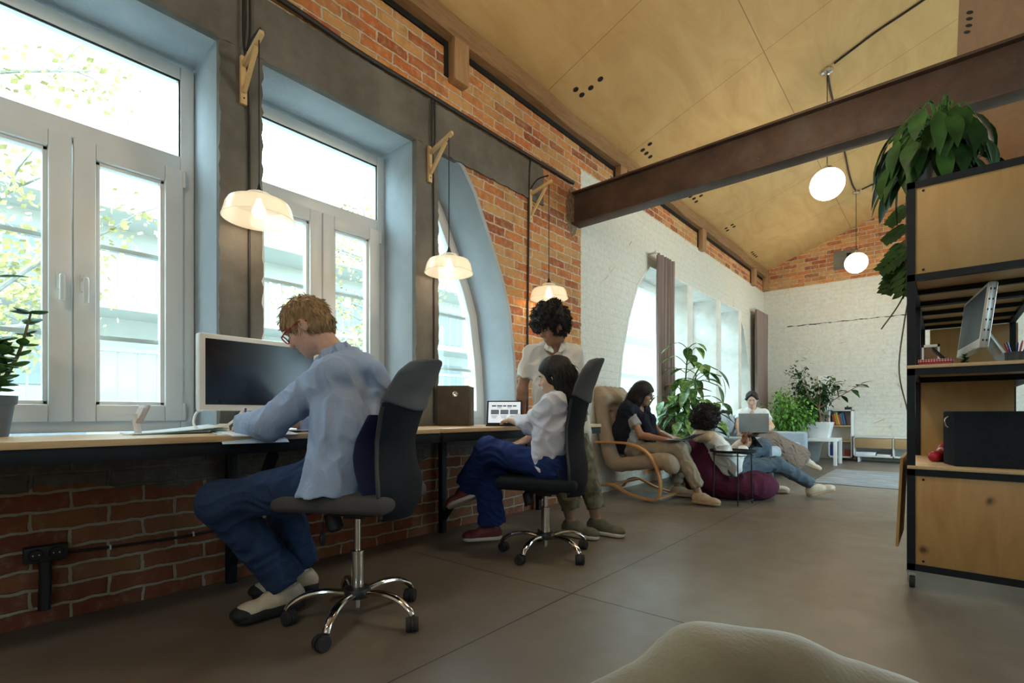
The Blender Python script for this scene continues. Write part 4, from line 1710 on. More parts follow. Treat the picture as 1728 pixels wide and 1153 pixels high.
# --- the woman in the armchair
P = thing('person', 'dark-haired woman in khaki trousers with a navy jumper over her shoulders, in the armchair', 'person', (.33, 4.70, 0))
W_ = dict(pel=(.33, 4.71, .49), wst=(.30, 4.71, .64), sL=(.34, 4.86, .85), sR=(.35, 4.56, .85), head=(.405, 4.73, 1.045), hf=(.97, .2, -.28), hu=(.25, 0, .95),
          tf=(1, .05, -.1), eL=(.50, 4.90, .64), eR=(.475, 4.535, .63), wL=(.70, 4.78, .60), wR=(.70, 4.60, .59), hdL=(.9, -.25, -.05), hdR=(.95, .12, -.05),
          pnL=(0, 0, -1), thL=(0, -1, 0), pnR=(0, 0, -1), thR=(0, 1, 0), hL=(.37, 4.79, .46), hR=(.37, 4.63, .46), kL=(.78, 4.84, .50), kR=(.83, 4.62, .50), aL=(.70, 4.88, .10), aR=(1.03, 4.595, .10),
          tL=(.93, .2, 0), tR=(.99, -.06, 0))
b_, hp_, R_ = person(P, W_, dict(sc=.93, hsc=.95, vox=.0075, skin=SK_tan, hairm=H_black, shirt=F_grey, pants=F_khaki, shoe=M_shoetan, sole=M_soletan, lace=M_soletan, sleeve=.35, seed=12, loose=.008, hem=.0,
                                 curlL=.3, curlR=.3, legw=(.095, .078, .07, .066), pz=.05, cutp=[((.33, 4.7, .42), (0, 0, -1))]))
s, c, r, f, u = hair_cap(W_, .95, .022, back_low=-.24)
s.path([c - f * .04 + u * .03, c - f * .075 - u * .08, c - f * .07 - u * .21], [.08, .075, .06], .04)
for a in (-1, 1):
    s.path([c + r * a * .07 + u * .05, c + r * a * .074 - f * .01 - u * .07, c + r * a * .065 - f * .02 - u * .19], [.035, .034, .03], .03)
ho = sdf_obj('hair', s, .007, H_black, P, lumps(16, .003, 60), .006)
strands(ho, H_black, 700, .08, lambda p, n: -u, .0028, lift=.02, seed=16, keep=lambda p: (V(p) - c) @ u < .05 and (V(p) - c) @ f < .05)
s = S()
sw, mm = V(.345, 4.71, .86), V(1, 0, 0)
s.cap(W_['sL'] + V(-.02, .0, .02), W_['sR'] + V(-.02, 0, .02), .085, None, .05)
s.path([W_['sR'] + V(-.03, -.02, .02), V(.25, 4.55, .66), V(.25, 4.57, .50)], [.09, .09, .07], .05, ((0, 1, 0), .7))
s.path([W_['sL'] + V(-.03, .02, .02), V(.25, 4.87, .66), V(.26, 4.85, .50)], [.09, .09, .07], .05, ((0, 1, 0), .7))
s.path([W_['sR'] + V(.0, .03, .03), V(.46, 4.63, .79), V(.50, 4.68, .64), V(.50, 4.69, .55)], [.055, .05, .045, .04], .03)
s.path([W_['sL'] + V(.0, -.03, .03), V(.46, 4.79, .79), V(.50, 4.75, .64), V(.50, 4.74, .53)], [.055, .05, .045, .04], .03)
s.path([V(.29, 4.58, .93), V(.25, 4.71, .95), V(.29, 4.85, .93)], [.045, .05, .045], .03)
s.cap(V(.39, 4.72, .9), V(.41, 4.725, 1.2), .062, .07, .01, None, False, True)
sdf_obj('jumper', s, .0075, F_navy, P, folds(21, .007, 26), .012)
gl = MB()
for a in (-1, 1):
    gl.tube([hp_(a * .031 + .022 * math.cos(2 * PI * i / 12), .108, .018 * math.sin(2 * PI * i / 12)) for i in range(13)], .0025, 5)
    gl.tube([hp_(a * .053, .106, .006), hp_(a * .082, .0, .004)], .003, 5)
obj('glasses', gl, M_blackplastic, P)

# --- the man on the beanbag
P = thing('person', 'bearded man with curly black hair lying back on the maroon beanbag, holding a tablet', 'person', (1.08, 5.14, 0))
W_ = dict(pel=(1.10, 5.17, .315), wst=(1.03, 5.13, .40), sL=(.845, 5.215, .565), sR=(1.065, 4.97, .565), head=(.93, 5.045, .755), hf=(.70, .62, -.22), hu=(.12, .1, 1),
          tf=(.55, .5, .65), eL=(1.02, 5.40, .42), eR=(1.20, 5.05, .345), wL=(1.18, 5.44, .55), wR=(1.235, 5.27, .50), hdL=(.5, -.1, .5), hdR=(.35, .85, .45),
          pnL=(.3, -.9, 0), thL=(-.2, 0, 1), pnR=(-.6, .4, .6), thR=(-.5, .0, 1), hL=(1.06, 5.25, .30), hR=(1.16, 5.12, .29), kL=(1.32, 5.62, .51), kR=(1.47, 5.50, .335), aL=(1.335, 5.745, .10), aR=(1.74, 5.73, .115),
          tL=(.82, .55, 0), tR=(.80, .62, .25), uR=(-.2, -.1, 1))
b_, hp_, R_ = person(P, W_, dict(sc=1.0, vox=.0075, skin=SK_brown, hairm=H_black, shirt=F_white, pants=F_jeans3, shoe=M_shoecream, sole=M_soletan, lace=M_shoetan, sleeve=.93, seed=15, loose=.018, hem=.0,
                                 curlL=.8, curlR=.8, legw=(.095, .075, .065, .058), pz=.02))
s, c, r, f, u = hair_cap(W_, 1.0, .035, back_low=-.10)
rr = random.Random(15)
for i in range(110):
    th, ph = rr.uniform(0, 2 * PI), rr.uniform(-.45, 1.5)
    d = r * math.cos(th) * math.cos(ph) + f * math.sin(th) * math.cos(ph) + u * math.sin(ph)
    if d @ f > .5 and d @ u < .35:
        continue
    s.ell(c + V(d) * .118 + u * .035 - f * .012, V(1, 1, 1) * rr.uniform(.02, .034), None, .01)
ho = sdf_obj('hair', s, .007, H_black, P, lumps(19, .004, 100), .008)
strands(ho, H_black, 1200, .045, lambda p, n: (V(p) - c) - u * .03, .0028, curl=.009, seed=15)
s = S()
s.ell(c + f * .055 - u * .085, V(.056, .052, .05), [r, f, u], .02)
s.cap(c + r * .066 - u * .02, c + r * .05 + f * .04 - u * .09, .018, .025, .02).cap(c - r * .066 - u * .02, c - r * .05 + f * .04 - u * .09, .018, .025, .02)
s.cap(c - r * .022 + f * .094 - u * .050, c + r * .022 + f * .094 - u * .050, .008, None, .008)
s.ell(c + f * .10 - u * .066, V(.018, .02, .008), [r, f, u], .004, True)
sdf_obj('beard', s, .005, H_black, P, lumps(29, .002, 120), .005)
s = S()
s.path([V(1.02, 4.99, .60), V(1.09, 5.05, .52), V(1.13, 5.12, .42), V(1.12, 5.17, .33)], [.06, .06, .065, .07], .04)
s.path([V(.88, 5.2, .60), V(.98, 5.22, .52), V(1.06, 5.22, .42), V(1.09, 5.21, .33)], [.06, .06, .065, .07], .04)
s.path([V(1.0, 4.97, .61), V(.88, 5.0, .62), V(.82, 5.17, .61)], [.055, .06, .055], .04)
sdf_obj('cardigan', s, .008, F_cream, P, folds(31, .007, 26), .012)

# --- the woman on the sofa
P = thing('person', 'woman in white T-shirt and long brown skirt on the sofa, looking at her laptop', 'person', (.66, 7.72, 0))
W_ = dict(pel=(.66, 7.76, .50), wst=(.64, 7.75, .64), sL=(.80, 7.74, .85), sR=(.51, 7.66, .85), head=(.655, 7.67, 1.05), hf=(.22, -.90, -.38), hu=(.05, -.3, .95),
          tf=(.28, -.95, -.1), eL=(.93, 7.62, .66), eR=(.50, 7.52, .67), wL=(.90, 7.42, .60), wR=(.58, 7.34, .57), hdL=(-.3, -.9, -.1), hdR=(.3, -.9, -.2),
          pnL=(0, 0, -1), thL=(-1, 0, 0), pnR=(0, 0, -1), thR=(1, 0, 0), hL=(.73, 7.74, .48), hR=(.60, 7.72, .48), kL=(.98, 7.40, .50), kR=(.90, 7.32, .50), aL=(1.33, 7.86, .20), aR=(1.12, 7.55, .10),
          tL=(.75, .35, -.3), tR=(.9, .2, 0))
b_, hp_, R_ = person(P, W_, dict(sc=.92, hsc=.95, vox=.009, skin=SK_light, hairm=H_black, shirt=F_white, shoe=M_shoecream, sole=M_soletan, lace=M_soletan, sleeve=.32, seed=25, loose=.012, hem=.0, curlL=.4, curlR=.4,
                                 cutp=[((.66, 7.7, .44), (0, 0, -1))]))
s, c, r, f, u = hair_cap(W_, .95, .010, back_low=-.12)
s.ell(c + f * .115 + u * .03, V(.07, .055, .07), [r, f, u], .012, True)
for a in (-1, 1):
    s.cap(c + f * .075 + u * .105, c + r * a * .078 + f * .04 + u * .02, .014, .016, .015)
s.cap(c - f * .085 - u * .03, c - f * .095 - u * .10, .03, .02, .02)
sdf_obj('hair', s, .007, H_black, P, lumps(26, .001, 80), .004)
s = S()
s.cap(V(.73, 7.74, .49), V(.60, 7.72, .49), .12, None, .05)
s.cap(V(.73, 7.74, .48), V(.98, 7.40, .49), .105, .10, .05).cap(V(.60, 7.72, .48), V(.90, 7.32, .49), .105, .10, .05)
s.cap(V(.94, 7.36, .46), V(1.16, 7.62, .20), .13, .17, .06).cap(V(.98, 7.40, .46), V(1.24, 7.74, .26), .12, .14, .06)
s.cut(V(1.26, 7.76, .16), V(.6, .6, -.6), .01)
s.cut(V(1, 7.5, .10), V(0, 0, -1))
sdf_obj('skirt', s, .009, F_brown, P, folds(41, .012, 34, V(.6, .6, -.6), .2), .02)


# ------------------------------------------------------------------ lamps, brackets and cables
def m_shade():
    N = NT('frosted_glass_shade')
    t = N.t
    tr = N.n('ShaderNodeBsdfTransparent')
    tr.inputs['Color'].default_value = (.96, .93, .88, 1)
    tl = N.n('ShaderNodeBsdfTranslucent')
    tl.inputs['Color'].default_value = (.80, .79, .74, 1)
    df = N.n('ShaderNodeBsdfPrincipled')
    df.inputs['Base Color'].default_value = (.78, .78, .74, 1)
    df.inputs['Roughness'].default_value = .15
    m1 = N.n('ShaderNodeMixShader')
    m1.inputs[0].default_value = .5
    N.l(tl.outputs[0], m1.inputs[1])
    N.l(df.outputs[0], m1.inputs[2])
    m2 = N.n('ShaderNodeMixShader')
    m2.inputs[0].default_value = .62
    N.l(tr.outputs[0], m2.inputs[1])
    N.l(m1.outputs[0], m2.inputs[2])
    N.l(m2.outputs[0], t.nodes['Material Output'].inputs['Surface'])
    return N.m


M_shade = m_shade()
M_bulb = emis('warm_bulb', (1.0, .82, .58), 9.0)
M_globe = emis('lit_opal_globe', (1.0, .93, .80), 9.0)

BR = [(1.012, 0, 2.676, 2.43), (2.235, 0, 2.712, 2.462), (3.37, 0, 2.807, 2.514)]
lab = ['leftmost wooden wall bracket, on the concrete pier between the two rectangular windows',
       'middle wooden wall bracket, on the concrete pier beside the arched window',
       'rightmost wooden wall bracket, on the bare brick pier']
plab = ['leftmost glass pendant lamp, nearest the camera, in front of the monitor pier',
        'middle glass pendant lamp, hanging in front of the arched window',
        'rightmost glass pendant lamp, over the standing man\'s head']
PEND = [(.215, 1.012, 1.835), (.225, 2.235, 1.835), (.20, 3.39, 1.868)]
for i, (y, x0, zt, zb) in enumerate(BR):
    px, py, pz = PEND[i]
    t = thing('wall_bracket', lab[i], 'bracket', (.02, y, zb), 0, 'wooden brackets carrying the pendant lamps')
    xb = .014 if i < 2 else .002
    obj('back_strip', MB().b2((xb, y - .016, zb), (xb + .020, y + .016, zt - .0)), M_pine, t, bevel=.003)
    obj('arm', MB().bar((xb + .02, y, zt - .045), (px + .035, py, zt + .012), .022, .026), M_pine, t, bevel=.003)
    obj('brace', MB().bar((xb + .022, y, zb + .06), (px - .03, lerp(V(0, y, 0), V(0, py, 0), .8)[1], zt - .026), .02, .022), M_pine, t, bevel=.003)
    obj('screw', MB().lathe((xb + .020, y, zb + .03), [(.004, 0), (.004, .002)], 8, (1, 0, 0)), M_black, t)
    # pendant
    p = thing('pendant_lamp', plab[i], 'lamp', (px, py, pz), 0, 'glass pendant lamps along the desks')
    top = zt - .005
    obj('cord', MB().tube([(px, py, pz + .10), (px, py, top)], .0035, 8), M_cable, p)
    obj('holder', MB().lathe((px, py, pz + .075), [(.020, -.02), (.020, .018), (.012, .030), (.006, .055)], 14), M_blackplastic, p)
    prof = [(.030, .080), (.055, .078), (.058, .068), (.050, .060), (.058, .052), (.10, .046), (.135, .036), (.148, .012), (.158, -.030), (.164, -.045), (.160, -.047), (.152, -.030), (.142, .010), (.13, .030), (.10, .040), (.056, .046)]
    obj('glass_shade', MB().lathe((px, py, pz), prof, 40, caps=False), M_shade, p)
    bl = MB().lathe((px, py, pz), [(.012, .055), (.014, .04), (.027, .012), (.031, -.008), (.026, -.026), (.012, -.036), (.001, -.038)], 16)
    obj('bulb', bl, M_bulb, p)
    lo = lamp_point('pendant_light', (px, py, pz - .06), 2.6, (1.0, .74, .48), .04)
    lo.parent = p
    lo.location = (0, 0, -.06)

GL = [((1.845, 5.92, 3.185), 'larger nearer white globe lamp hanging below the steel beam'),
      ((1.72, 9.33, 3.19), 'smaller farther white globe lamp hanging before the brick gable'),
      ((1.86, 2.45, 3.19), 'added white globe lamp above the frame, continuing the row for warm fill'),  # the last two globes are added out of view as fill lamps
      ((1.86, -.95, 3.19), 'added white globe lamp behind the camera, unseen, for warm fill')]
for (gx, gy, gz), l in GL:
    zc = EAVE + SLOPE * gx if gx < XRIDGE else zr - SLOPE * (gx - XRIDGE)
    g = thing('globe_lamp', l, 'lamp', (gx, gy, gz - .155), 0, 'white globe pendants')
    obj('globe', MB().ball((gx, gy, gz), .155, 32, 20), M_globe, g)
    obj('cap', MB().lathe((gx, gy, gz + .145), [(.05, 0), (.05, .02), (.02, .04), (.006, .06)], 18), M_chrome, g)
    obj('cord', MB().tube([(gx, gy, gz + .19), (gx, gy, zc - .02)], .004, 8), M_cable, g)
    obj('canopy', MB().lathe((gx, gy, zc - .035), [(.012, -.012), (.05, 0), (.052, .03)], 20), M_chrome, g)
    lo = lamp_point('globe_light', (0, 0, 0), 52.0, (1.0, .80, .54), .16)
    lo.parent = g
    lo.location = (0, 0, -.03)


def cable(name, pts, r, label, n=24, m=M_cable):
    o = obj(name, MB().tube(sample(pts, n), r, 7), m)
    return tag(o, label, 'cable')


cable('cable', [(.03, -2.4, 3.06), (.03, .2, 3.085), (.03, 1.19, 3.083), (.028, 1.66, 3.062), (.028, 2.25, 3.068), (.028, 2.8, 3.07), (.026, 3.34, 3.076), (.024, 3.8, 3.085), (.02, 4.03, 3.09)], .016, 'thick black cable bundle running along the top edge of the concrete lintel', 60)
for i, (y, lb) in enumerate(((1.03, 'black cable running down the pier behind the leftmost pendant lamp'), (2.265, 'black cable running down the pier behind the middle pendant lamp'))):
    cable('cable', [(.030, y - .02, 3.06), (.034, y - .022, 2.78), (.030, y - .004, 2.60), (.020, y + .01, 2.3), (.020, y + .012, 1.5), (.020, y + .012, .78)], .006, lb, 30)
    cable('cable', [(.030, y + .01, 3.06), (.036, y + .008, 2.80), (.05, y - .01, zt if False else 2.70), (.14, y - .02, 2.71), (PEND[i][0] + .02, PEND[i][1] - .002, 2.713 + .0 * i)], .006, ['short black lamp cable looping over the leftmost bracket', 'short black lamp cable looping over the middle bracket'][i], 24)
cable('cable', [(.026, 3.36, 3.07), (.014, 3.352, 2.9), (.012, 3.345, 2.3), (.012, 3.335, 1.5), (.012, 3.33, .8), (.012, 3.32, .04)], .009, 'black cable running down the bare brick pier to the floor', 40)
cable('cable', [(.02, 3.36, 2.80), (.10, 3.36, 2.86), (.20, 3.388, 2.875)], .006, 'short black lamp cable lying along the rightmost bracket', 14)
cz = lambda x: EAVE + SLOPE * x - .014
cable('cable', [(2.8, 5.86, cz(2.8)), (2.45, 5.85, cz(2.45)), (2.26, 5.84, cz(2.26)), (2.07, 5.86, cz(2.07)), (1.91, 5.88, cz(1.91))], .010, 'black cable on the plywood ceiling leading to the nearer globe lamp', 30)
cable('cable', [(1.84, 5.99, cz(1.84)), (1.82, 6.3, cz(1.82)), (1.79, 7.0, cz(1.79)), (1.75, 7.95, cz(1.75)), (1.72, 8.55, cz(1.72)), (1.71, 9.0, cz(1.71)), (1.72, 9.25, cz(1.72))], .010, 'black cable along the ceiling between the two globe lamps', 30)
cable('cable', [(1.79, 9.36, cz(1.79)), (2.12, 9.42, cz(2.12)), (2.6, 9.5, cz(2.6)), (2.84, 9.5, cz(2.84))], .010, 'black cable on the far ceiling running from the farther globe lamp to the ridge', 20)


# ------------------------------------------------------------------ the wall desks
def desk(name, label, y0, y1, brackets):
    t = thing(name, label, 'desk', (.28, (y0 + y1) / 2, 0), 0, 'long desks along the window wall')
    top = MB().b2((.018, y0, .732), (.575, y1, .757))
    obj('desktop', top, M_desk, t, bevel=.003)
    ap = MB().b2((.535, y0, .680), (.568, y1, .731)).b2((.04, y0, .680), (.07, y1, .731)).b2((.07, y0, .69), (.535, y0 + .03, .731)).b2((.07, y1 - .03, .69), (.535, y1, .731))
    obj('steel_frame', ap, M_black, t, bevel=.002)
    for y in brackets:
        obj('leg', MB().b2((.03, y - .022, 0), (.070, y + .022, .681)), M_black, t, bevel=.002)
        obj('brace', MB().bar((.062, y, .10), (.535, y, .672), .036, .036, (0, 1, 0)), M_black, t, bevel=.002)
    return t


desk('desk', 'long wooden wall desk with black steel frame, under the left windows by the writing man', -1.3, 1.86, (-.75, .945))
desk('desk', 'wooden wall desk with black steel braces, holding the tablet and the brown box', 1.885, 3.62, (2.33, 3.44))

ZD = .757
# monitor with white bezel
R_m = Matrix.Rotation(math.radians(4), 3, 'Z')
MO = Vector((.17, 1.045, 0))


def mb_local(lo, hi, O, R):
    c = Vector([(a + b) / 2 for a, b in zip(lo, hi)])
    return MB().box(O + R @ c, [abs(b - a) for a, b in zip(lo, hi)], R)


t = thing('monitor', 'large switched-off monitor with white bezel and white stand, before the writing man', 'monitor', (.17, 1.045, ZD))
obj('casing', mb_local((-.028, -.29, .858), (.02, .29, 1.212), MO, R_m), M_whitepl, t, bevel=.008)
M_screen = mat('dark_screen', (.010, .012, .018), .16, var=.3, nscale=3, spec=.6)
obj('screen', mb_local((.0195, -.266, .886), (.0215, .266, 1.188), MO, R_m), M_screen, t, smooth=False)
st = MB().tube(sample([MO + Vector((-.03, -.05, .95)), MO + Vector((-.07, -.05, .85)), MO + Vector((-.03, -.05, .775)), MO + Vector((.04, -.05, ZD + .006))], 12), .014, 8)
st.tube(sample([MO + Vector((-.03, .06, .95)), MO + Vector((-.07, .06, .85)), MO + Vector((-.03, .06, .775)), MO + Vector((.04, .06, ZD + .006))], 12), .014, 8)
st.box(MO + Vector((-.02, 0, ZD + .004)), (.15, .17, .008))
obj('stand', st, M_whitepl, t)
# adapter and cord lying by the monitor
t = thing('power_adapter', 'white plug adapter with coiled white cord, left of the monitor stand', 'adapter', (.22, .82, ZD))
obj('plug', MB().box((.225, .835, ZD + .018), (.05, .065, .034), Matrix.Rotation(.5, 3, 'Z') @ Matrix.Rotation(.25, 3, 'X')), M_whitepl, t, bevel=.006)
obj('cord', MB().tube(sample([(.225, .85, ZD + .02), (.20, .92, ZD + .07), (.19, .95, ZD + .12), (.15, .93, .87)], 16), .006, 7).tube(sample([(.23, .81, ZD + .02), (.25, .76, ZD + .01), (.21, .735, ZD + .04), (.16, .76, ZD + .09), (.14, .80, .865)], 20), .0055, 7).tube(sample([(.26, .84, ZD + .006), (.31, .90, ZD + .006), (.25, .98, ZD + .006)], 12), .005, 7), M_whitepl, t)


def sheet(name, pts, m, label, cat_='paper', z=.0012, group=None, curl=None):
    mb = MB()
    P_ = [Vector(p) for p in pts]

    def fn(u, v):
        q = P_[0].lerp(P_[1], u).lerp(P_[3].lerp(P_[2], u), v)
        return q + Vector((0, 0, curl(u, v) if curl else 0))
    mb.grid(fn, 10, 8)
    o = obj(name, mb, m, solid=z)
    return tag(o, label, cat_, group)


droop = lambda k: (lambda u, v: -k * max(0, u - .62) ** 1.6)
sheet('document', [(.20, .80, ZD + .002), (.60, .72, ZD + .002), (.65, .96, ZD + .002), (.27, 1.03, ZD + .002)], M_paperblue, 'pale blue document sheet drooping over the desk edge, beneath the others', curl=droop(.16), group=None)
sheet('document', [(.15, .82, ZD + .007), (.585, .76, ZD + .007), (.61, 1.02, ZD + .007), (.20, 1.08, ZD + .007)], M_paper, 'white document the writing man leans on, topmost at the desk edge', curl=droop(.04), z=.004)
sheet('document', [(.05, .93, ZD + .002), (.05, 1.25, ZD + .002), (.50, 1.27, ZD + .012), (.46, 1.02, ZD + .012)], M_paper, 'white paper under the writing man\'s right hand', z=.003)
nb = thing('notebook', 'open white notebook with a green underside, lying at the window left of the monitor', 'notebook', (.12, .62, ZD))
mbn = MB()
mbn.grid(lambda u, v: (.05 + .22 * v, .50 + .34 * u, ZD + .006 + .030 * u ** 1.5 * (1 - .2 * v)), 10, 4)
obj('pages', mbn, M_paper, nb, solid=.004)
mbn = MB()
mbn.grid(lambda u, v: (.05 + .23 * v, .52 + .335 * u, ZD + .0015 + .020 * u ** 1.5), 10, 4)
obj('cover', mbn, mat('teal_cover', (.12, .32, .28), .6, var=.05), nb, solid=.002)

# phone stand
M_clear = mat('frosted_acrylic', (.62, .62, .64), .2, var=.03, spec=.7)
t = thing('phone_stand', 'small white phone stand on the desk in front of the left window', 'stand', (.20, .535, ZD))
obj('base_plate', MB().lathe((.20, .535, ZD), [(.055, 0), (.055, .004), (.02, .006)], 24), M_white, t)
obj('post', MB().tube([(.20, .535, ZD + .004), (.19, .53, ZD + .05), (.185, .525, ZD + .085)], [.013, .012, .009], 10), M_white, t)
rt = Matrix.Rotation(math.radians(-28), 3, 'X')
obj('cradle', MB().box((.19, .545, ZD + .085), (.055, .008, .085), Matrix.Rotation(.5, 3, 'Z') @ rt), mat('pink_grey_plastic', (.45, .40, .41), .4, var=.05), t, bevel=.003)
obj('cradle_window', MB().box((.187, .5385, ZD + .088), (.030, .004, .05), Matrix.Rotation(.5, 3, 'Z') @ rt), M_white, t)


def leaf_mb(mb, base, d, up, L, Wd, fold=.25, droop=.3, n=6, tipp=1.0):
    d = Vector(d).normalized()
    up = Vector(up)
    s = d.cross(up)
    if s.length < 1e-3:
        s = d.orthogonal()
    s.normalize()
    up = s.cross(d).normalized()
    base = Vector(base)
    row = []
    for i in range(n + 1):
        t_ = i / n
        c = base + d * (L * t_ * (1 - .15 * droop * t_)) - up * (droop * L * t_ * t_ * .6)
        w = Wd * math.sin(PI * min(1, t_ ** (.75 * tipp) * .97 + .015)) * .5
        row.append((c + s * w + up * w * fold, c, c - s * w + up * w * fold))
    vs = [p for r_ in row for p in r_]
    fs = []
    for i in range(n):
        a = i * 3
        fs += [(a, a + 1, a + 4, a + 3), (a + 1, a + 2, a + 5, a + 4)]
    mb.add(vs, fs)


# jade plant at the left edge
t = thing('potted_plant', 'jade plant in a grey-blue pot, at the left edge of the desk', 'plant', (.04, .10, ZD))
jp = (.04, .10)
obj('pot', MB().lathe((*jp, ZD), [(.066, 0), (.082, .12), (.090, .125), (.092, .155), (.086, .155), (.078, .12), (.06, .11)], 28), mat('slate_pot', (.10, .13, .17), .5, var=.06), t)
obj('soil', MB().lathe((*jp, ZD + .13), [(.079, 0), (.078, .006), (.001, .012)], 20), M_soil, t)
rj = random.Random(2)
stm, lfm = MB(), MB()
tips = []
for k in range(13):
    a = rj.uniform(0, 2 * PI)
    L = rj.uniform(.18, .46)
    o_ = Vector((*jp, ZD + .135)) + Vector((math.cos(a), math.sin(a), 0)) * .02
    e = o_ + Vector((math.cos(a) * L * .38, math.sin(a) * L * .42, L * .85))
    pth = sample([o_, o_.lerp(e, .5) + Vector((math.cos(a) * .03, math.sin(a) * .03, 0)), e], 8)
    stm.tube(pth, [.009 - .0007 * i for i in range(9)], 7)
    tips.append((pth, a))
for pth, a in tips:
    for j in range(2, 9):
        for q in range(3 if j > 5 else 2):
            b = a + rj.uniform(-2.4, 2.4)
            dd = Vector((math.cos(b), math.sin(b), rj.uniform(-.15, .7))).normalized()
            L = rj.uniform(.045, .068)
            c = pth[j] + dd * L * .55
            mb = lfm
            s_ = dd.cross(Vector((0, 0, 1))).normalized()
            n_ = s_.cross(dd)
            rings = []
            for i in range(6):
                tt = i / 5
                w = L * .42 * math.sin(PI * (tt * .9 + .06)) ** .8
                rings.append([pth[j] + dd * L * tt + s_ * w * math.cos(x) + n_ * w * .28 * math.sin(x) for x in (0, 1.05, 2.1, PI, 4.2, 5.25)])
            mb.rings(rings)
obj('stems', stm, M_stem, t)
obj('leaves', lfm, M_leaf, t)
ol = MB()
leaf_mb(ol, (.03, .13, 1.36), (.1, .9, .28), (0, 0, 1), .10, .05, .1, .2)
ol.tube(sample([(.05, .05, ZD + .14), (.04, .08, 1.15), (.03, .13, 1.36)], 8), .004, 6)
obj('tall_shoot', ol, M_leaflight, t)

# brown box with a silver ring
t = thing('storage_box', 'dark brown box with a silver finger ring, on the desk by the arched window', 'box', (.06, 2.452, ZD))
RB = Matrix.Rotation(math.radians(36), 3, 'Z')
bc = Vector((.06, 2.452, 0))
obj('body', MB().box(bc + Vector((0, 0, ZD + .142)), (.22, .25, .284), RB), mat('dark_brown_card', (.060, .042, .022), .7, var=.15, nscale=12), t, bevel=.003)
n_ = RB @ Vector((0, -1, 0))
obj('finger_ring', MB().lathe(bc + n_ * .125 + Vector((0, 0, ZD + .225)) + RB @ Vector((.02, 0, 0)), [(.008, 0), (.017, 0), (.019, .004), (.015, .006), (.009, .004)], 20, n_), M_chrome, t)

# tablet on its folio with a lit screen
t = thing('tablet', 'tablet showing a web page, propped on a black folio on the desk', 'tablet', (.45, 2.56, ZD))
RT = Matrix.Rotation(math.radians(-152), 3, 'Z') @ Matrix.Rotation(math.radians(0), 3, 'X')
TF = Vector((.62, -.78, 0)).normalized()          # towards the viewer
TS = Vector((.78, .62, 0)).normalized()           # along the tablet, left to right as seen
TU = (Vector((0, 0, 1)) * math.cos(.36) - TF * math.sin(.36)).normalized()
TN = TS.cross(TU).normalized()
if TN.dot(TF) < 0:
    TN = -TN
TO = Vector((.455, 2.535, ZD + .012)) + TU * .088
RTm = Matrix((TS, TU, TN)).transposed()
obj('casing', MB().box(TO, (.245, .176, .009), RTm), M_black, t, bevel=.004)
M_page = emis('lit_tablet_page', (.75, .86, .95), .75, (.5, .5, .5))
obj('screen', MB().box(TO + TN * .005, (.222, .154, .001), RTm), M_page, t, smooth=False)
M_ink = emis('page_dark_ink', (.05, .07, .10), .2, (.05, .06, .08))
pg = MB()
rr = random.Random(4)
x = -.088
for wl in (.030, .036, .022, .034, .026):
    pg.box(TO + TN * .0058 + TS * (x + wl / 2) + TU * .047, (wl, .010, .0006), RTm)
    x += wl + .006
for k in range(2):
    pg.box(TO + TN * .0058 + TS * (-.035 + .07 * k) + TU * .033, (.030, .003, .0006), RTm)
obj('page_heading', pg, M_ink, t, smooth=False)
pg = MB()
for k in range(3):
    pg.box(TO + TN * .0058 + TS * (-.066 + .066 * k) + TU * .002, (.056, .034, .0006), RTm)
obj('page_pictures', pg, emis('page_pictures', (.12, .16, .2), .4, (.1, .12, .15)), t, smooth=False)
pg = MB()
for k in range(3):
    for j in range(3):
        pg.box(TO + TN * .0058 + TS * (-.070 + .066 * k) + TU * (-.026 - .008 * j), (.046 - .008 * j, .0025, .0006), RTm)
obj('page_text', pg, M_ink, t, smooth=False)
obj('folio', MB().box(Vector((.425, 2.565, ZD + .006)), (.24, .15, .010), Matrix.Rotation(math.atan2(TS.y, TS.x), 3, 'Z')).bar(TO - TU * .02 - TN * .012, TO - TN * .10 - TU * .078, .22, .006, TU), M_black, t, bevel=.002)
# white flowers behind the tablet
t = thing('flowers', 'small bunch of white flowers lying behind the tablet', 'flowers', (.28, 2.66, ZD))
fm, gm = MB(), MB()
rf = random.Random(8)
for k in range(9):
    c = Vector((.30 + rf.uniform(-.09, .09), 2.66 + rf.uniform(-.07, .07), ZD + rf.uniform(.10, .19)))
    gm.tube([(.29, 2.66, ZD), c], .002, 5)
    for q in range(6):
        a = q * PI / 3 + rf.random()
        leaf_mb(fm, c, (math.cos(a), math.sin(a), .35), (0, 0, 1), .024, .018, .2, .2, 3)
    leaf_mb(gm, (.29, 2.66, ZD + .02), (rf.uniform(-1, 1), rf.uniform(-1, 1), .8), (0, 0, 1), .10, .025)
obj('petals', fm, M_white, t)
obj('stems', gm, M_leaf, t)
obj('vase', MB().lathe((.29, 2.66, ZD), [(.028, 0), (.032, .03), (.025, .075), (.028, .085), (.024, .085), (.02, .07), (.001, .01)], 18), M_clear, t)

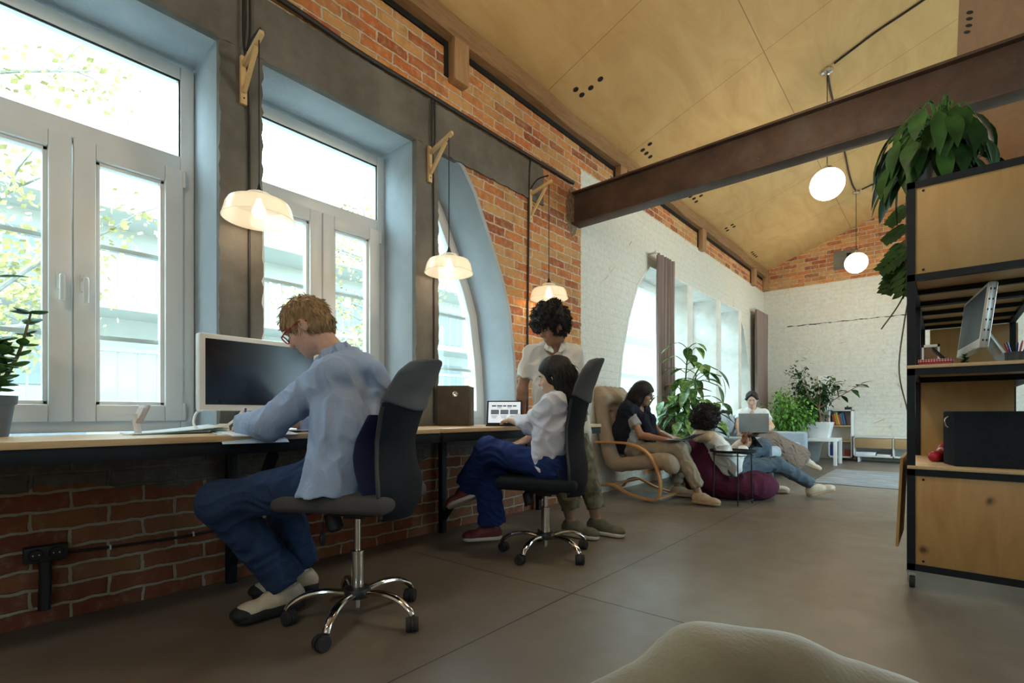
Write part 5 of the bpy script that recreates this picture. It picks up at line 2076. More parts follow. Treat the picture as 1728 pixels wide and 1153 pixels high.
# socket strip and cable low on the brick wall
t = thing('socket_strip', 'black double socket box on the brick wall below the left desk', 'socket', (.02, .27, .25))
obj('housing', MB().b2((.001, .205, .255), (.045, .335, .318)), M_blackplastic, t, bevel=.006)
for y in (.24, .30):
    obj('socket', MB().lathe((.045, y, .287), [(.024, -.001), (.024, .004), (.019, .003), (.018, -.001)], 20, (1, 0, 0)), M_black, t)
    for q in (-.009, .009):
        obj('contact', MB().lathe((.0455, y + q, .287), [(.0028, 0), (.0028, .0025)], 8, (1, 0, 0)), M_chrome, t)
obj('conduit', MB().tube([(.022, .268, .256), (.022, .27, .20), (.022, .266, .06)], .020, 10), M_blackplastic, t)
t = thing('wall_cable', 'black cable clipped along the brick wall from the socket box to the desk leg', 'cable', (.01, .8, .24))
obj('cable', MB().tube(sample([(.012, .33, .275), (.012, .45, .268), (.012, .62, .262), (.012, .78, .262), (.012, .98, .268), (.012, 1.5, .275), (.012, 2.0, .27)], 40), .006, 7), M_cable, t)
for y in (.475, .79):
    obj('clip', MB().box((.012, y, .266), (.018, .006, .02)), M_white, t)


# ------------------------------------------------------------------ office chairs (local: the sitter faces +X)
M_meshblk = fabric('black_mesh_fabric', (.014, .017, .022), .3, 380, rough=.95)
M_hdgrey = fabric('grey_headrest_fabric', (.115, .118, .125), .12, 380, rough=.95)
M_hdtrim = mat('dark_piping', (.03, .03, .032), .6, var=.1)
M_seatgrey = fabric('grey_seat_fabric', (.080, .073, .074), .15, 380, rough=.95)
M_navyback = fabric('navy_back_cover', (.016, .022, .060), .15, 380, rough=.95)


def backprof(z):
    """x offset and half width of the backrest at height z"""
    zs = [.43, .48, .56, .66, .74, .84, .93, 1.00, 1.05]
    xs = [-.215, -.235, -.240, -.218, -.215, -.240, -.272, -.310, -.345]
    ws = [.130, .205, .222, .186, .176, .200, .224, .205, .140]
    return float(np.interp(z, zs, xs)), float(np.interp(z, zs, ws))


def backpanel(z0, z1, thick, off=0.0, top_round=False, nu=14, nv=16, wk=1.0, curve=.05):
    def surf(u, v, sgn):
        z = z0 + (z1 - z0) * v
        x, w = backprof(z)
        a = (u - .5) * 2
        w *= wk
        zz = z
        if top_round:
            zz = z + .022 * (1 - a * a) * max(0, (v - .5) * 2)
        return Vector((x + off + curve * a * a + sgn * thick / 2 * (1 - a ** 6 * .6), a * w, zz))
    m = MB()
    rings = []
    for j in range(nv + 1):
        v = j / nv
        rings.append([surf(i / nu, v, 1) for i in range(nu + 1)] + [surf(1 - i / nu, v, -1) for i in range(nu + 1)])
    m.rings(rings)
    return m


def office_chair(name, label, loc, rz, base_rz, seat_m, zs, roll, hook=False, bk=1.0):
    t = thing(name, label, 'office chair', loc, rz, 'swivel office chairs at the desks')
    dz = zs - .52
    seat = S()
    seat.box(V(.01, 0, .49 + dz), V(.235, .235, .035), None, .03, .01)
    seat.ell(V(.22, 0, .487 + dz), V(.06, .20, .03), None, .03)
    seat.ell(V(.0, 0, .50 + dz), V(.20, .20, .035), None, .03)
    sdf_obj('seat', seat, .007, seat_m, t, None)
    me = t.children[0]
    me.data.transform(Matrix.Translation(Vector(loc)))          # built in local space
    up = dz
    zm = lambda z: .415 + (z - .43) * bk + up
    k = backpanel(.43, .885, .028)
    for i in range(len(k.v)):
        k.v[i] = (k.v[i][0], k.v[i][1], zm(k.v[i][2]))
    b = obj('backrest', k, M_meshblk, t, local=True)
    k = backpanel(.878, 1.045, .034, .0, True)
    for i in range(len(k.v)):
        x, y, z = k.v[i]
        zj = z
        if z < .90:
            zj = z - .028 * (1 - (y / .2) ** 2)
        k.v[i] = (x, y, zm(zj))
    h = obj('headrest', k, M_hdgrey, t, local=True, sub=1)
    k = backpanel(.50, .84, .03, .0, wk=.92, curve=.075)
    for i in range(len(k.v)):
        x, y, z = k.v[i]
        k.v[i] = (x + .028 + .045 * math.sin(PI * min(1, max(0, (z - .50) / .34))), y, zm(z))
    obj('lumbar_pad', k, M_navyback, t, local=True, bevel=.006)
    for a in (-1, 1):
        fr = MB()
        pts = []
        for i in range(14):
            z = .45 + .42 * i / 13
            x, w = backprof(z)
            pts.append((x + .05, a * w * 1.0, zm(z)))
        fr.tube(pts, .0085, 7)
        obj('back_frame', fr, M_hdtrim, t, local=True)
    if hook:
        obj('zip_tag', MB().box((backprof(.83)[0] + .045, -.188, zm(.845)), (.004, .006, .035)), M_white, b, local=True)
    obj('back_bracket', MB().bar((-.05, 0, .445 + up), (-.205, 0, .455 + up), .07, .016), M_black, t, local=True, bevel=.003)
    obj('mechanism', MB().box((0, 0, .437 + up), (.20, .13, .045)).box((0, 0, .415 + up), (.09, .08, .03)), M_blackplastic, t, local=True, bevel=.006)
    obj('lever', MB().tube(sample([(.04, -.05, .43 + up), (.05, -.16, .425 + up), (.06, -.22, .405 + up)], 8), .005, 7).ball((.062, -.23, .40 + up), (.014, .022, .008)), M_blackplastic, t, local=True)
    kn = MB().lathe((.10, 0, .36 + up), [(.006, .06), (.030, .055), (.034, .02), (.034, -.01), (.022, -.022)], 18, (.3, 0, 1))
    obj('tension_knob', kn, M_blackplastic, t, local=True)
    if hook:
        obj('hanging_tag', MB().tube([(.15, .0, .40 + up), (.155, .0, .33 + up)], .002, 5).ball((.156, 0, .305 + up), (.012, .018, .03)), M_blackplastic, t, local=True)
    obj('gas_lift', MB().cyl((0, 0, .25), (0, 0, .43 + up), .0135, 18), M_chrome, t, local=True)
    obj('lift_sleeve', MB().lathe((0, 0, .045), [(.012, 0), (.012, .03), (.026, .035), (.026, .225), (.028, .226), (.028, .236), (.022, .238)], 22), M_chrome, t, local=True)
    obj('hub', MB().lathe((0, 0, .085), [(.030, 0), (.052, .006), (.055, .03), (.048, .042), (.030, .046)], 24), M_blackplastic, t, local=True)
    for i in range(5):
        a = base_rz + i * 2 * PI / 5 - rz
        d = Vector((math.cos(a), math.sin(a), 0))
        s_ = Vector((-math.sin(a), math.cos(a), 0))
        pth = sample([d * .035 + Vector((0, 0, .105)), d * .12 + Vector((0, 0, .118)), d * .20 + Vector((0, 0, .108)), d * .255 + Vector((0, 0, .078)), d * .272 + Vector((0, 0, .055))], 14)
        rings = []
        for j, p in enumerate(pth):
            q0, q1 = pth[max(j - 1, 0)], pth[min(j + 1, len(pth) - 1)]
            dd = (q1 - q0).normalized()
            nn = s_.cross(dd)
            w, hh = .019 - .005 * j / 14, .012
            rings.append([p + s_ * w * math.cos(x) + nn * hh * math.sin(x) for x in [2 * PI * z / 10 for z in range(10)]])
        leg = obj('leg', MB().rings(rings), M_chrome, t, local=True)
        c = MB()
        ca = a + roll[i]
        cd = Vector((math.cos(ca), math.sin(ca), 0))
        cs = Vector((-math.sin(ca), math.cos(ca), 0))
        cc = d * .272 - cd * .018 + Vector((0, 0, .0275))
        for q in (-1, 1):
            c.lathe(cc + cs * q * .014, [(.012, -.010), (.0255, -.010), (.0275, -.006), (.0275, .006), (.0255, .010), (.012, .011)], 20, cs)
        obj('caster', c, M_rubber, leg, local=True)
        hd = MB()
        hd.lathe(cc + Vector((0, 0, .0)), [(.0295, -.004), (.0295, .004)], 20, cs)
        hd.cyl(d * .272 + Vector((0, 0, .035)), d * .272 + Vector((0, 0, .06)), .009, 10)
        obj('caster_hood', hd, M_blackplastic, leg, local=True)
    return t


office_chair('office_chair', 'swivel office chair with grey seat and grey headrest, under the writing man', (.905, 1.125, 0), math.radians(212), math.radians(17), M_seatgrey, .535, (2.2, .6, 1.0, -.8, 2.6), True)
office_chair('office_chair', 'swivel office chair with black seat and grey headrest, under the woman at the tablet', (.92, 2.39, 0), math.radians(203), math.radians(-80), M_meshblk, .47, (1.6, 2.4, .7, 2.9, -.6), False, 1.27)

# ------------------------------------------------------------------ bentwood armchair against the white wall
t = thing('armchair', 'cantilevered bentwood armchair with beige button-tufted cushions, against the white wall', 'armchair', (.40, 4.72, 0))
M_beige = fabric('beige_cushion', (.36, .29, .215), .08, 240, wrinkle=.2)
for a in (4.42, 5.02):
    pts = [(.03, a, .55), (.18, a, .555), (.42, a, .545), (.60, a, .47), (.71, a, .30), (.735, a, .14), (.70, a, .035), (.60, a, .022), (.40, a, .06), (.22, a, .13), (.10, a, .115), (.0 + .02, a, .03)]
    P_ = sample(pts, 60)
    rings = []
    for j, p in enumerate(P_):
        d = (P_[min(j + 1, 60)] - P_[max(j - 1, 0)]).normalized()
        s_ = Vector((0, 1, 0))
        n_ = d.cross(s_)
        rings.append([p + s_ * x * .026 + n_ * z * .011 for x, z in ((-1, -.7), (-.7, -1), (.7, -1), (1, -.7), (1, .7), (.7, 1), (-.7, 1), (-1, .7))])
    obj('side_frame', MB().rings(rings), M_bent, t)
obj('cross_bar', MB().bar((.20, 4.42, .125), (.20, 5.02, .125), .05, .02).bar((.58, 4.42, .28), (.58, 5.02, .28), .04, .02).bar((.69, 4.44, .035), (.69, 5.0, .035), .04, .018), M_bent, t, bevel=.004)
pth = sample([(.82, 0, .335), (.74, 0, .395), (.50, 0, .365), (.24, 0, .33), (.16, 0, .42), (.11, 0, .62), (.06, 0, .85), (.03, 0, 1.08)], 40)
cu = S()
for j in range(len(pth) - 1):
    a, b = pth[j], pth[j + 1]
    r0 = .055
    for q in (4.50, 4.61, 4.72, 4.83, 4.94):
        cu.cap(V(a.x, q, a.z), V(b.x, q, b.z), r0, None, .05)
cu.cap(V(.10, 4.50, 1.0), V(.10, 4.94, 1.0), .06, None, .06)
segs = [.12, .30, .46, .58, .72, .86]
for f_ in segs:
    k = int(f_ * 40)
    p, q = pth[k], pth[k + 1]
    d = (q - p).normalized()
    n_ = Vector((0, 1, 0)).cross(d)
    for y in (4.58, 4.72, 4.86):
        for sg in (1,):
            cu.ell(V(p.x, y, p.z) + V(n_) * .058 * (1 if n_.x > 0 or n_.z > 0 else -1), V(.02, .02, .02), None, .03, True)
cu.cap
sdf_obj('cushion', cu, .009, M_beige, t, folds(51, .004, 20), .012)

# ------------------------------------------------------------------ coffee tray table, cup
t = thing('tray_table', 'small round black metal tray table in front of the beanbag', 'table', (1.235, 4.90, 0))
tc = (1.235, 4.90)
obj('tray', MB().lathe((*tc, .478), [(.001, 0), (.185, 0), (.20, .006), (.205, .024), (.200, .024), (.195, .008), (.18, .004), (.001, .004)], 48), M_black, t)
for i in range(4):
    a = .55 + i * PI / 2
    obj('leg', MB().tube([(tc[0] + .165 * math.cos(a), tc[1] + .165 * math.sin(a), .478), (tc[0] + .175 * math.cos(a), tc[1] + .175 * math.sin(a), 0)], .006, 8), M_black, t)
for q in (.05, .455):
    obj('ring', MB().tube([(tc[0] + .176 * math.cos(2 * PI * i / 40), tc[1] + .176 * math.sin(2 * PI * i / 40), q) for i in range(41)], .004, 6), M_black, t)
t = thing('coffee_cup', 'white cup on its saucer, on the black tray table', 'cup', (tc[0] - .07, tc[1] - .05, .482))
cx, cy = tc[0] - .065, tc[1] - .045
obj('saucer', MB().lathe((cx, cy, .4825), [(.03, 0), (.045, .002), (.078, .012), (.076, .014), (.04, .006), (.001, .005)], 30), M_white, t)
obj('cup', MB().lathe((cx, cy, .489), [(.025, 0), (.028, .004), (.046, .03), (.052, .055), (.049, .055), (.042, .03), (.022, .008), (.001, .008)], 30), M_white, t)
obj('cup_handle', MB().tube(sample([(cx - .046, cy, .535), (cx - .075, cy, .53), (cx - .072, cy, .508), (cx - .038, cy, .506)], 10), .005, 7), M_white, t)

# ------------------------------------------------------------------ beanbag
bb = S()
bb.ell(V(1.08, 5.32, .12), V(.44, .40, .17), None, .06)
bb.ell(V(.86, 5.16, .30), V(.24, .28, .24), None, .12)
bb.ell(V(.80, 5.12, .46), V(.13, .20, .14), None, .10)
bb.ell(V(1.25, 5.28, .14), V(.26, .26, .15), None, .08)
bb.ell(V(1.12, 5.20, .44), V(.20, .19, .15), None, .08, True)
bb.cut(V(0, 0, .003), V(0, 0, -1), .03)
o = sdf_obj('beanbag', bb, .010, fabric('maroon_cotton', (.072, .012, .030), .15, 200, wrinkle=.3), None, folds(61, .010, 16), .02)
tag(o, 'maroon beanbag on the floor under the reclining man', 'beanbag')


# tablet held by the man, laptops
t = thing('tablet', 'black tablet held upright by the man on the beanbag', 'tablet', (1.27, 5.42, .5))
RX = Matrix.Rotation(math.radians(42), 3, 'Z') @ Matrix.Rotation(math.radians(-38), 3, 'Y')
obj('casing', MB().box((1.275, 5.425, .565), (.012, .19, .15), RX), M_black, t, bevel=.004)
obj('screen', MB().box(Vector((1.275, 5.425, .565)) - RX @ Vector((.0065, 0, 0)), (.001, .17, .13), RX), M_screen, t, smooth=False)


def laptop(label, O, ang, tilt, m, w=.33, d=.23):
    """O = hinge centre, ang = direction the user sits in (screen faces it), tilt = lid lean past vertical"""
    f = Vector((math.cos(ang), math.sin(ang), 0))
    s_ = Vector((-math.sin(ang), math.cos(ang), 0))
    O = Vector(O)
    t = thing('laptop', label, 'laptop', O)
    R0 = Matrix((f, s_, Vector((0, 0, 1)))).transposed()
    obj('base', MB().box(O + f * d / 2, (d, w, .014), R0), m, t, bevel=.004)
    obj('keyboard', MB().box(O + f * d * .42 + Vector((0, 0, .0075)), (d * .5, w * .86, .002), R0), M_black, t, smooth=False)
    u = Vector((0, 0, 1)) * math.cos(tilt) - f * math.sin(tilt)
    n_ = s_.cross(u)
    R1 = Matrix((u, s_, u.cross(s_))).transposed()
    obj('lid', MB().box(O + u * d / 2 + Vector((0, 0, .006)), (d, w, .008), R1), m, t, bevel=.003)
    q = f * .0045 * math.cos(tilt) + Vector((0, 0, 1)) * .0045 * math.sin(tilt)
    obj('screen', MB().box(O + u * d / 2 + Vector((0, 0, .006)) + q, (d * .88, w * .93, .001), R1), M_screen, t, smooth=False)
    return t


M_alu = mat('grey_aluminium', (.30, .28, .255), .4, .6, var=.04)
laptop('open laptop on the lap of the woman in the armchair', (.87, 4.70, .590), math.radians(183), 1.15, mat('dark_grey_aluminium', (.10, .12, .13), .4, .5, var=.05), .31, .14)
laptop('grey open laptop on the lap of the woman on the sofa, lid towards the camera', (.80, 7.225, .595), math.radians(100), .20, M_alu, .37, .25)


# ------------------------------------------------------------------ sofa
M_sofa = fabric('grey_blue_sofa', (.34, .385, .43), .06, 200, wrinkle=.15)
t = thing('sofa', 'grey-blue upholstered sofa under the far window', 'sofa', (.65, 7.6, 0))


def cushion(name, c, h, rad, m, parent, vox=.012, puff=.02, seed=1):
    s = S()
    s.box(V(c), V(h), None, rad, .01)
    s.ell(V(c), V([x + puff for x in h]) * V(1.0, 1.0, 1.0), None, .05)
    return sdf_obj(name, s, vox, m, parent, folds(seed, .004, 12), .01)


obj('base', MB().b2((.12, 6.42, .10), (1.12, 8.62, .26)), M_sofa, t, bevel=.03)
for i, (a, b) in enumerate(((6.45, 7.52), (7.54, 8.60))):
    cushion('seat_cushion', (.68, (a + b) / 2, .335), (.43, (b - a) / 2, .075), .05, M_sofa, t, seed=i)
for i, (a, b) in enumerate(((6.48, 7.10), (7.12, 7.74), (8.0, 8.58))):
    cushion('back_cushion', (.33, (a + b) / 2, .60), (.12, (b - a) / 2, .22), .09, M_sofa, t, seed=5 + i)
obj('back', MB().b2((.10, 6.42, .26), (.24, 8.62, .66)), M_sofa, t, bevel=.04)
for a, b in ((6.24, 6.42), (8.62, 8.82)):
    ar = MB().b2((.10, a, .10), (1.16, b, .56))
    obj('armrest', ar, M_sofa, t, bevel=.035, seg=3)
for x in (.2, 1.05):
    for y in (6.35, 8.70):
        obj('leg', MB().cyl((x, y, 0), (x, y, .10), .022, 12, .028), M_pine, t)
o = sdf_obj('pillow', S().box(V(.50, 6.75, .58), V(.07, .20, .16), nrm_rows([V(1, 0, .35), V(0, 1, 0), V(-.35, 0, 1)]), .06, .01), .011, M_sofa, None, folds(71, .005, 14), .01)
tag(o, 'plump grey-blue scatter cushion at the near end of the sofa', 'cushion')

# ------------------------------------------------------------------ curtains
M_curt = fabric('mauve_brown_curtain', (.27, .205, .185), .08, 120, rough=.9, bump=.1)
for (y0, y1, lab_) in ((5.70, 6.20, 'taupe curtain hanging at the near side of the far arched window'), (9.95, 10.66, 'taupe curtain hanging in the far corner beside the gable')):
    m = MB()
    nz = 24
    rings = []
    r_ = random.Random(int(y0 * 10))
    ph = [r_.uniform(-.5, .5) for _ in range(40)]

    def fn(u, v):
        z = .30 + (2.79 - .30) * v
        y = y0 + (y1 - y0) * u + .02 * math.sin(v * 5 + u * 9)
        k = (y1 - y0) / .085
        x = .115 + .040 * math.sin(u * 2 * PI * k + .7 * math.sin(v * 2.2) + ph[int(u * 12)] * .4) * (.75 + .25 * (1 - v))
        return (x, y, z)
    m.grid(fn, 72, nz)
    o = obj('curtain', m, M_curt, solid=.006)
    tag(o, lab_, 'curtain', 'taupe curtains of the far window')
    q = thing('curtain_rail', 'short curtain rail over the ' + ('near' if y0 < 7 else 'far corner') + ' taupe curtain', 'rail', (.1, (y0 + y1) / 2, 2.8))
    obj('rail', MB().cyl((.115, y0 - .05, 2.805), (.115, y1 + .05, 2.805), .010, 10), M_white, q)
    for y in (y0, y1):
        obj('rail_bracket', MB().b2((.001, y - .01, 2.795), (.115, y + .01, 2.815)), M_white, q)

# black planter on the far sill
t = thing('window_pot', 'black square planter standing on the far window sill', 'pot', (.0, 8.52, .606))
obj('pot', MB().rings([[(-.12 - k, 8.40 - k, z), (.05 + k, 8.40 - k, z), (.05 + k, 8.62 + k, z), (-.12 - k, 8.62 + k, z)] for k, z in ((-.02, .606), (.015, .87), (.022, .87), (.022, .90), (.008, .90), (.0, .80))]), M_blackplastic, t, smooth=False)
obj('soil', MB().b2((-.10, 8.42, .79), (.03, 8.60, .81)), M_soil, t)


# ------------------------------------------------------------------ plants of the lounge
def m_varieg():
    N = NT('variegated_leaf')
    f = N.noise(22.0, 4, .6)
    N.base(N.ramp(f, [(.40, (.030, .095, .022)), (.56, (.13, .27, .05)), (.66, (.36, .46, .15))]))
    N.set('Roughness', .45)
    return N.m


M_var = m_varieg()


def pot_round(t, c, r, h, m):
    obj('pot', MB().lathe(c, [(r * .72, 0), (r, h), (r * 1.04, h), (r * 1.04, h + .015), (r * .94, h + .015), (r * .88, h - .04)], 30), m, t)
    obj('soil', MB().lathe((c[0], c[1], c[2] + h - .035), [(r * .90, 0), (r * .88, .008), (.001, .014)], 20), M_soil, t)


t = thing('potted_plant', 'tall dumb cane with big mottled leaves, before the near curtain', 'plant', (.42, 5.88, 0))
pot_round(t, (.42, 5.88, 0), .17, .30, mat('terracotta_pot', (.30, .13, .07), .8, var=.1))
rp = random.Random(31)
stm, lf = MB(), MB()
for k, (dx, dy, h) in enumerate(((.0, .0, 1.62), (.10, -.10, 1.30), (-.06, .10, 1.15), (.16, .08, .95), (.04, -.16, .80), (-.10, -.06, 1.0))):
    o_ = Vector((.42 + dx * .4, 5.88 + dy * .4, .27))
    e = Vector((.42 + dx * 1.6, 5.88 + dy * 1.6, h))
    pth = sample([o_, o_.lerp(e, .5) + Vector((rp.uniform(-.03, .03), rp.uniform(-.03, .03), 0)), e], 14)
    stm.tube(pth, [.016 - .0006 * i for i in range(15)], 8)
    for j in range(3, 15):
        for q in range(2 if j < 14 else 3):
            a = j * 2.4 + k + q * 2.1 + rp.uniform(-.4, .4)
            el = rp.uniform(.1, .9)
            pl = rp.uniform(.10, .20)
            dd = Vector((math.cos(a), math.sin(a), el)).normalized()
            b = pth[j] + dd * pl
            stm.tube(sample([pth[j], pth[j] + dd * pl * .5 + Vector((0, 0, .015)), b], 4), .005, 5)
            leaf_mb(lf, b, (dd.x, dd.y, dd.z - rp.uniform(.5, 1.1)), (0, 0, 1), rp.uniform(.19, .28), rp.uniform(.085, .125), .25, rp.uniform(.3, .8), 7)
for (b, d) in (((.72, 6.04, 1.36), (.5, .3, -.6)), ((.78, 5.98, 1.28), (.35, .1, -.9)), ((.70, 6.1, 1.18), (.4, .3, -1))):
    stm.tube(sample([(.43, 5.88, 1.15), (.56, 5.95, b[2] + .06), b], 8), .006, 6)
    leaf_mb(lf, b, d, (0, 0, 1), .27, .13, .15, .4, 7)
obj('stems', stm, M_leaf, t)
obj('leaves', lf, M_var, t)


def bush(t, c, r3, n, L, Wd, m, seed, stems=26):
    r = random.Random(seed)
    lf, st = MB(), MB()
    c = Vector(c)
    pts = []
    base = Vector((c.x, c.y, max(.25, c.z - r3[2] * 1.02)))
    for _ in range(stems):
        d = Vector((r.gauss(0, 1), r.gauss(0, 1), r.gauss(.4, .8))).normalized()
        e = c + Vector((d.x * r3[0], d.y * r3[1], d.z * r3[2])) * r.uniform(.75, 1.05)
        p = sample([base, base.lerp(e, .45) + Vector((0, 0, .12)), e], 9)
        st.tube(p, [.007 - .0006 * i for i in range(10)], 5)
        pts += p[2:]
    for _ in range(n):
        q = r.choice(pts) + Vector((r.gauss(0, .06), r.gauss(0, .06), r.gauss(0, .06)))
        d = (q - c) + Vector((r.gauss(0, .3), r.gauss(0, .3), r.gauss(-.15, .3)))
        leaf_mb(lf, q, d, (0, 0, 1), L * r.uniform(.7, 1.2), Wd * r.uniform(.8, 1.2), .2, .5, 3)
    obj('branches', st, M_stem, t)
    obj('leaves', lf, m, t)


t = thing('potted_plant', 'bright green bushy plant beside the sofa armrest', 'plant', (.72, 9.35, 0))
pot_round(t, (.72, 9.35, 0), .16, .28, M_white)
bush(t, (.72, 9.35, .80), (.46, .42, .42), 1500, .085, .036, M_leaflight, 5)
t = thing('potted_plant', 'taller dark green plant in the corner behind the bright bushy one', 'plant', (.95, 10.2, 0))
pot_round(t, (.95, 10.2, 0), .18, .32, mat('grey_pot', (.2, .2, .2), .7, var=.05))
bush(t, (.95, 10.2, 1.18), (.40, .36,   .58), 1500, .085, .036, M_leafdark, 6)
leafd = None

# white side table with the white square planter
t = thing('side_table', 'white square side table with thick legs under the white planter', 'table', (1.17, 9.72, 0))
obj('tabletop', MB().b2((.88, 9.45, .385), (1.45, 10.0, .435)), M_white, t, bevel=.003)
for x in (.905, 1.425):
    for y in (9.475, 9.975):
        obj('leg', MB().b2((x - .025, y - .025, 0), (x + .025, y + .025, .386)), M_white, t, bevel=.002)
t = thing('potted_plant', 'sparse branching rubber plant in a square white planter on the side table', 'plant', (1.17, 9.72, .435))
obj('planter', MB().rings([[(1.17 - k, 9.72 - k, z), (1.17 + k, 9.72 - k, z), (1.17 + k, 9.72 + k, z), (1.17 - k, 9.72 + k, z)] for k, z in ((.135, .436), (.185, .70), (.17, .70), (.165, .66))]), M_white, t, bevel=.006)
obj('soil', MB().b2((1.01, 9.56, .655), (1.33, 9.88, .668)), M_soil, t)
stm, lf = MB(), MB()
fork = Vector((1.16, 9.7, .94))
stm.tube(sample([(1.17, 9.72, .66), (1.18, 9.71, .8), fork], 6), .014, 8)
brs = [sample([fork, (1.28, 9.78, 1.02), (1.50, 9.92, 1.18), (1.70, 10.05, 1.33)], 10), sample([fork, (1.05, 9.62, 1.08), (.98, 9.56, 1.30)], 8), sample([fork, (1.18, 9.70, 1.12), (1.15, 9.72, 1.34)], 8), sample([(1.42, 9.87, 1.12), (1.40, 9.86, 1.24), (1.36, 9.84, 1.36)], 6)]
rq = random.Random(12)
for b in brs:
    stm.tube(b, [.011 - .0006 * i for i in range(len(b))], 7)
    for j in range(len(b) - 5, len(b)):
        for _ in range(2 if j < len(b) - 2 else 3):
            a = rq.uniform(0, 2 * PI)
            leaf_mb(lf, b[j], (math.cos(a), math.sin(a), rq.uniform(-.7, .5)), (0, 0, 1), rq.uniform(.15, .23), .10, .15, .3, 5)
obj('branches', stm, mat('reddish_stem', (.20, .10, .06), .7, var=.2), t)
obj('leaves', lf, M_leafdark, t)

# white bookcase against the gable, with books and a small black box on top
t = thing('bookcase', 'small white bookcase against the gable wall, behind the side table', 'bookcase', (1.36, 10.78, 0))
x0, x1, y0, y1 = 1.16, 1.52, 10.62, 10.92
m = MB().b2((x0, y0, .05), (x0 + .02, y1, .91)).b2((x1 - .02, y0, .05), (x1, y1, .91)).b2((x0, y1 - .012, .05), (x1, y1, .91)).b2((x0, y0, .89), (x1, y1, .912)).b2((x0, y0, .05), (x1, y1, .075))
obj('carcass', m, M_white, t, bevel=.001)
for z in (.335, .61):
    obj('shelf', MB().b2((x0 + .02, y0 + .004, z), (x1 - .02, y1 - .012, z + .018)), M_pine, t)
bk = [((.45, .06, .04), 'red'), ((.55, .30, .04), 'orange'), ((.60, .50, .12), 'yellow'), ((.50, .08, .06), 'crimson'), ((.05, .16, .22), 'teal'), ((.06, .12, .30), 'blue')]
x = x0 + .035
for i, (c, n) in enumerate(bk):
    lean = -.22 + .05 * (i > 2)
    h = .19 + .02 * ((i * 7) % 3)
    R = Matrix.Rotation(lean, 3, 'Y')
    o = obj('book', MB().box((x + .045, y0 + .11, .636 + h / 2), (.026, .16, h), R), mat('book_' + n, c, .6, var=.05), bevel=.002)
    tag(o, n + ' book leaning on the upper shelf of the white bookcase', 'book', 'books in the white bookcase')
    x += .030
for i, (c, n, xx, h) in enumerate((((.02, .03, .14), 'dark blue', x0 + .05, .20), ((.20, .035, .025), 'dark red', x1 - .075, .11))):
    o = obj('book' if i == 0 else 'box', MB().box((xx, y0 + .11, .0765 + h / 2), (.04 if i == 0 else .09, .17, h)), mat('book_' + n.replace(' ', '_'), c, .6, var=.05), bevel=.002)
    tag(o, n + (' book standing at the bottom of the white bookcase' if i == 0 else ' box at the bottom of the white bookcase'), 'book' if i == 0 else 'box')
o = obj('speaker', MB().b2((1.40, 10.68, .913), (1.50, 10.80, .962)).b2((1.43, 10.70, .962), (1.45, 10.72, .985)), M_blackplastic, bevel=.004)
tag(o, 'small black device on top of the white bookcase', 'device')
# low TV bench
t = thing('media_bench', 'long low white bench with oak drawer fronts along the gable wall', 'bench', (2.35, 10.72, 0))
x0, x1, y0, y1 = 1.55, 3.2, 10.52, 10.92
m = MB().b2((x0, y0, .42), (x1, y1, .445)).b2((x0, y0, .09), (x1, y1, .115)).b2((x0, y1 - .012, .09), (x1, y1, .44))
for x in (x0, 2.10, 2.66, x1 - .02):
    m.b2((x, y0, .09), (x + .02, y1, .44))
obj('carcass', m, M_white, t, bevel=.001)
M_oak = wood('oak_front', (.42, .26, .12), (.54, .36, .18), 5.0, (1.0, 12, 12), .5)
for a, b in ((x0 + .025, 2.09), (2.125, 2.655), (2.685, x1 - .03)):
    d = obj('drawer', MB().b2((a, y0 - .012, .245), (b, y0 + .006, .412)), M_oak, t, bevel=.002)
for x in (x0 + .06, x1 - .08):
    obj('foot', MB().b2((x, y0 + .03, 0), (x + .03, y1 - .03, .09)), M_white, t)
for i, (a, b, h) in enumerate(((x0 + .03, 1.86, .055), (1.88, 2.07, .025))):
    o = obj('paper_stack', MB().b2((a, y0 + .02, .116), (b, y0 + .3, .116 + h)), M_paper, bevel=.003)
    tag(o, ('taller' if i == 0 else 'thin') + ' stack of white papers in the open shelf of the low bench', 'paper')
# tall white panel on the wall, rug
o = obj('wall_panel', MB().b2((.95, YB - .03, .82), (1.14, YB - .002, 1.56)), mat('matt_white_panel', (.80, .82, .84), .6, var=.02), bevel=.004)
tag(o, 'narrow white panel on the gable wall behind the rubber plant', 'panel')
N = NT('blue_grey_rug')
f1, f2 = N.noise(3.0, 5, .7, stretch=(1, 3, 1)), N.noise(140, 2)
N.base(N.mix(.25, N.ramp(f1, [(.35, (.16, .20, .25)), (.5, (.28, .31, .34)), (.65, (.45, .46, .45))]), N.ramp(f2, [(.3, (.1, .13, .17)), (.7, (.5, .5, .5))])))
N.set('Roughness', .95)
N.set('Normal', N.bump(f2, .5, .004))
o = obj('rug', MB().b2((1.52, 6.95, .001), (3.6, 8.85, .010)), N.m, bevel=.003)
tag(o, 'worn blue-grey patterned rug on the concrete floor', 'rug')


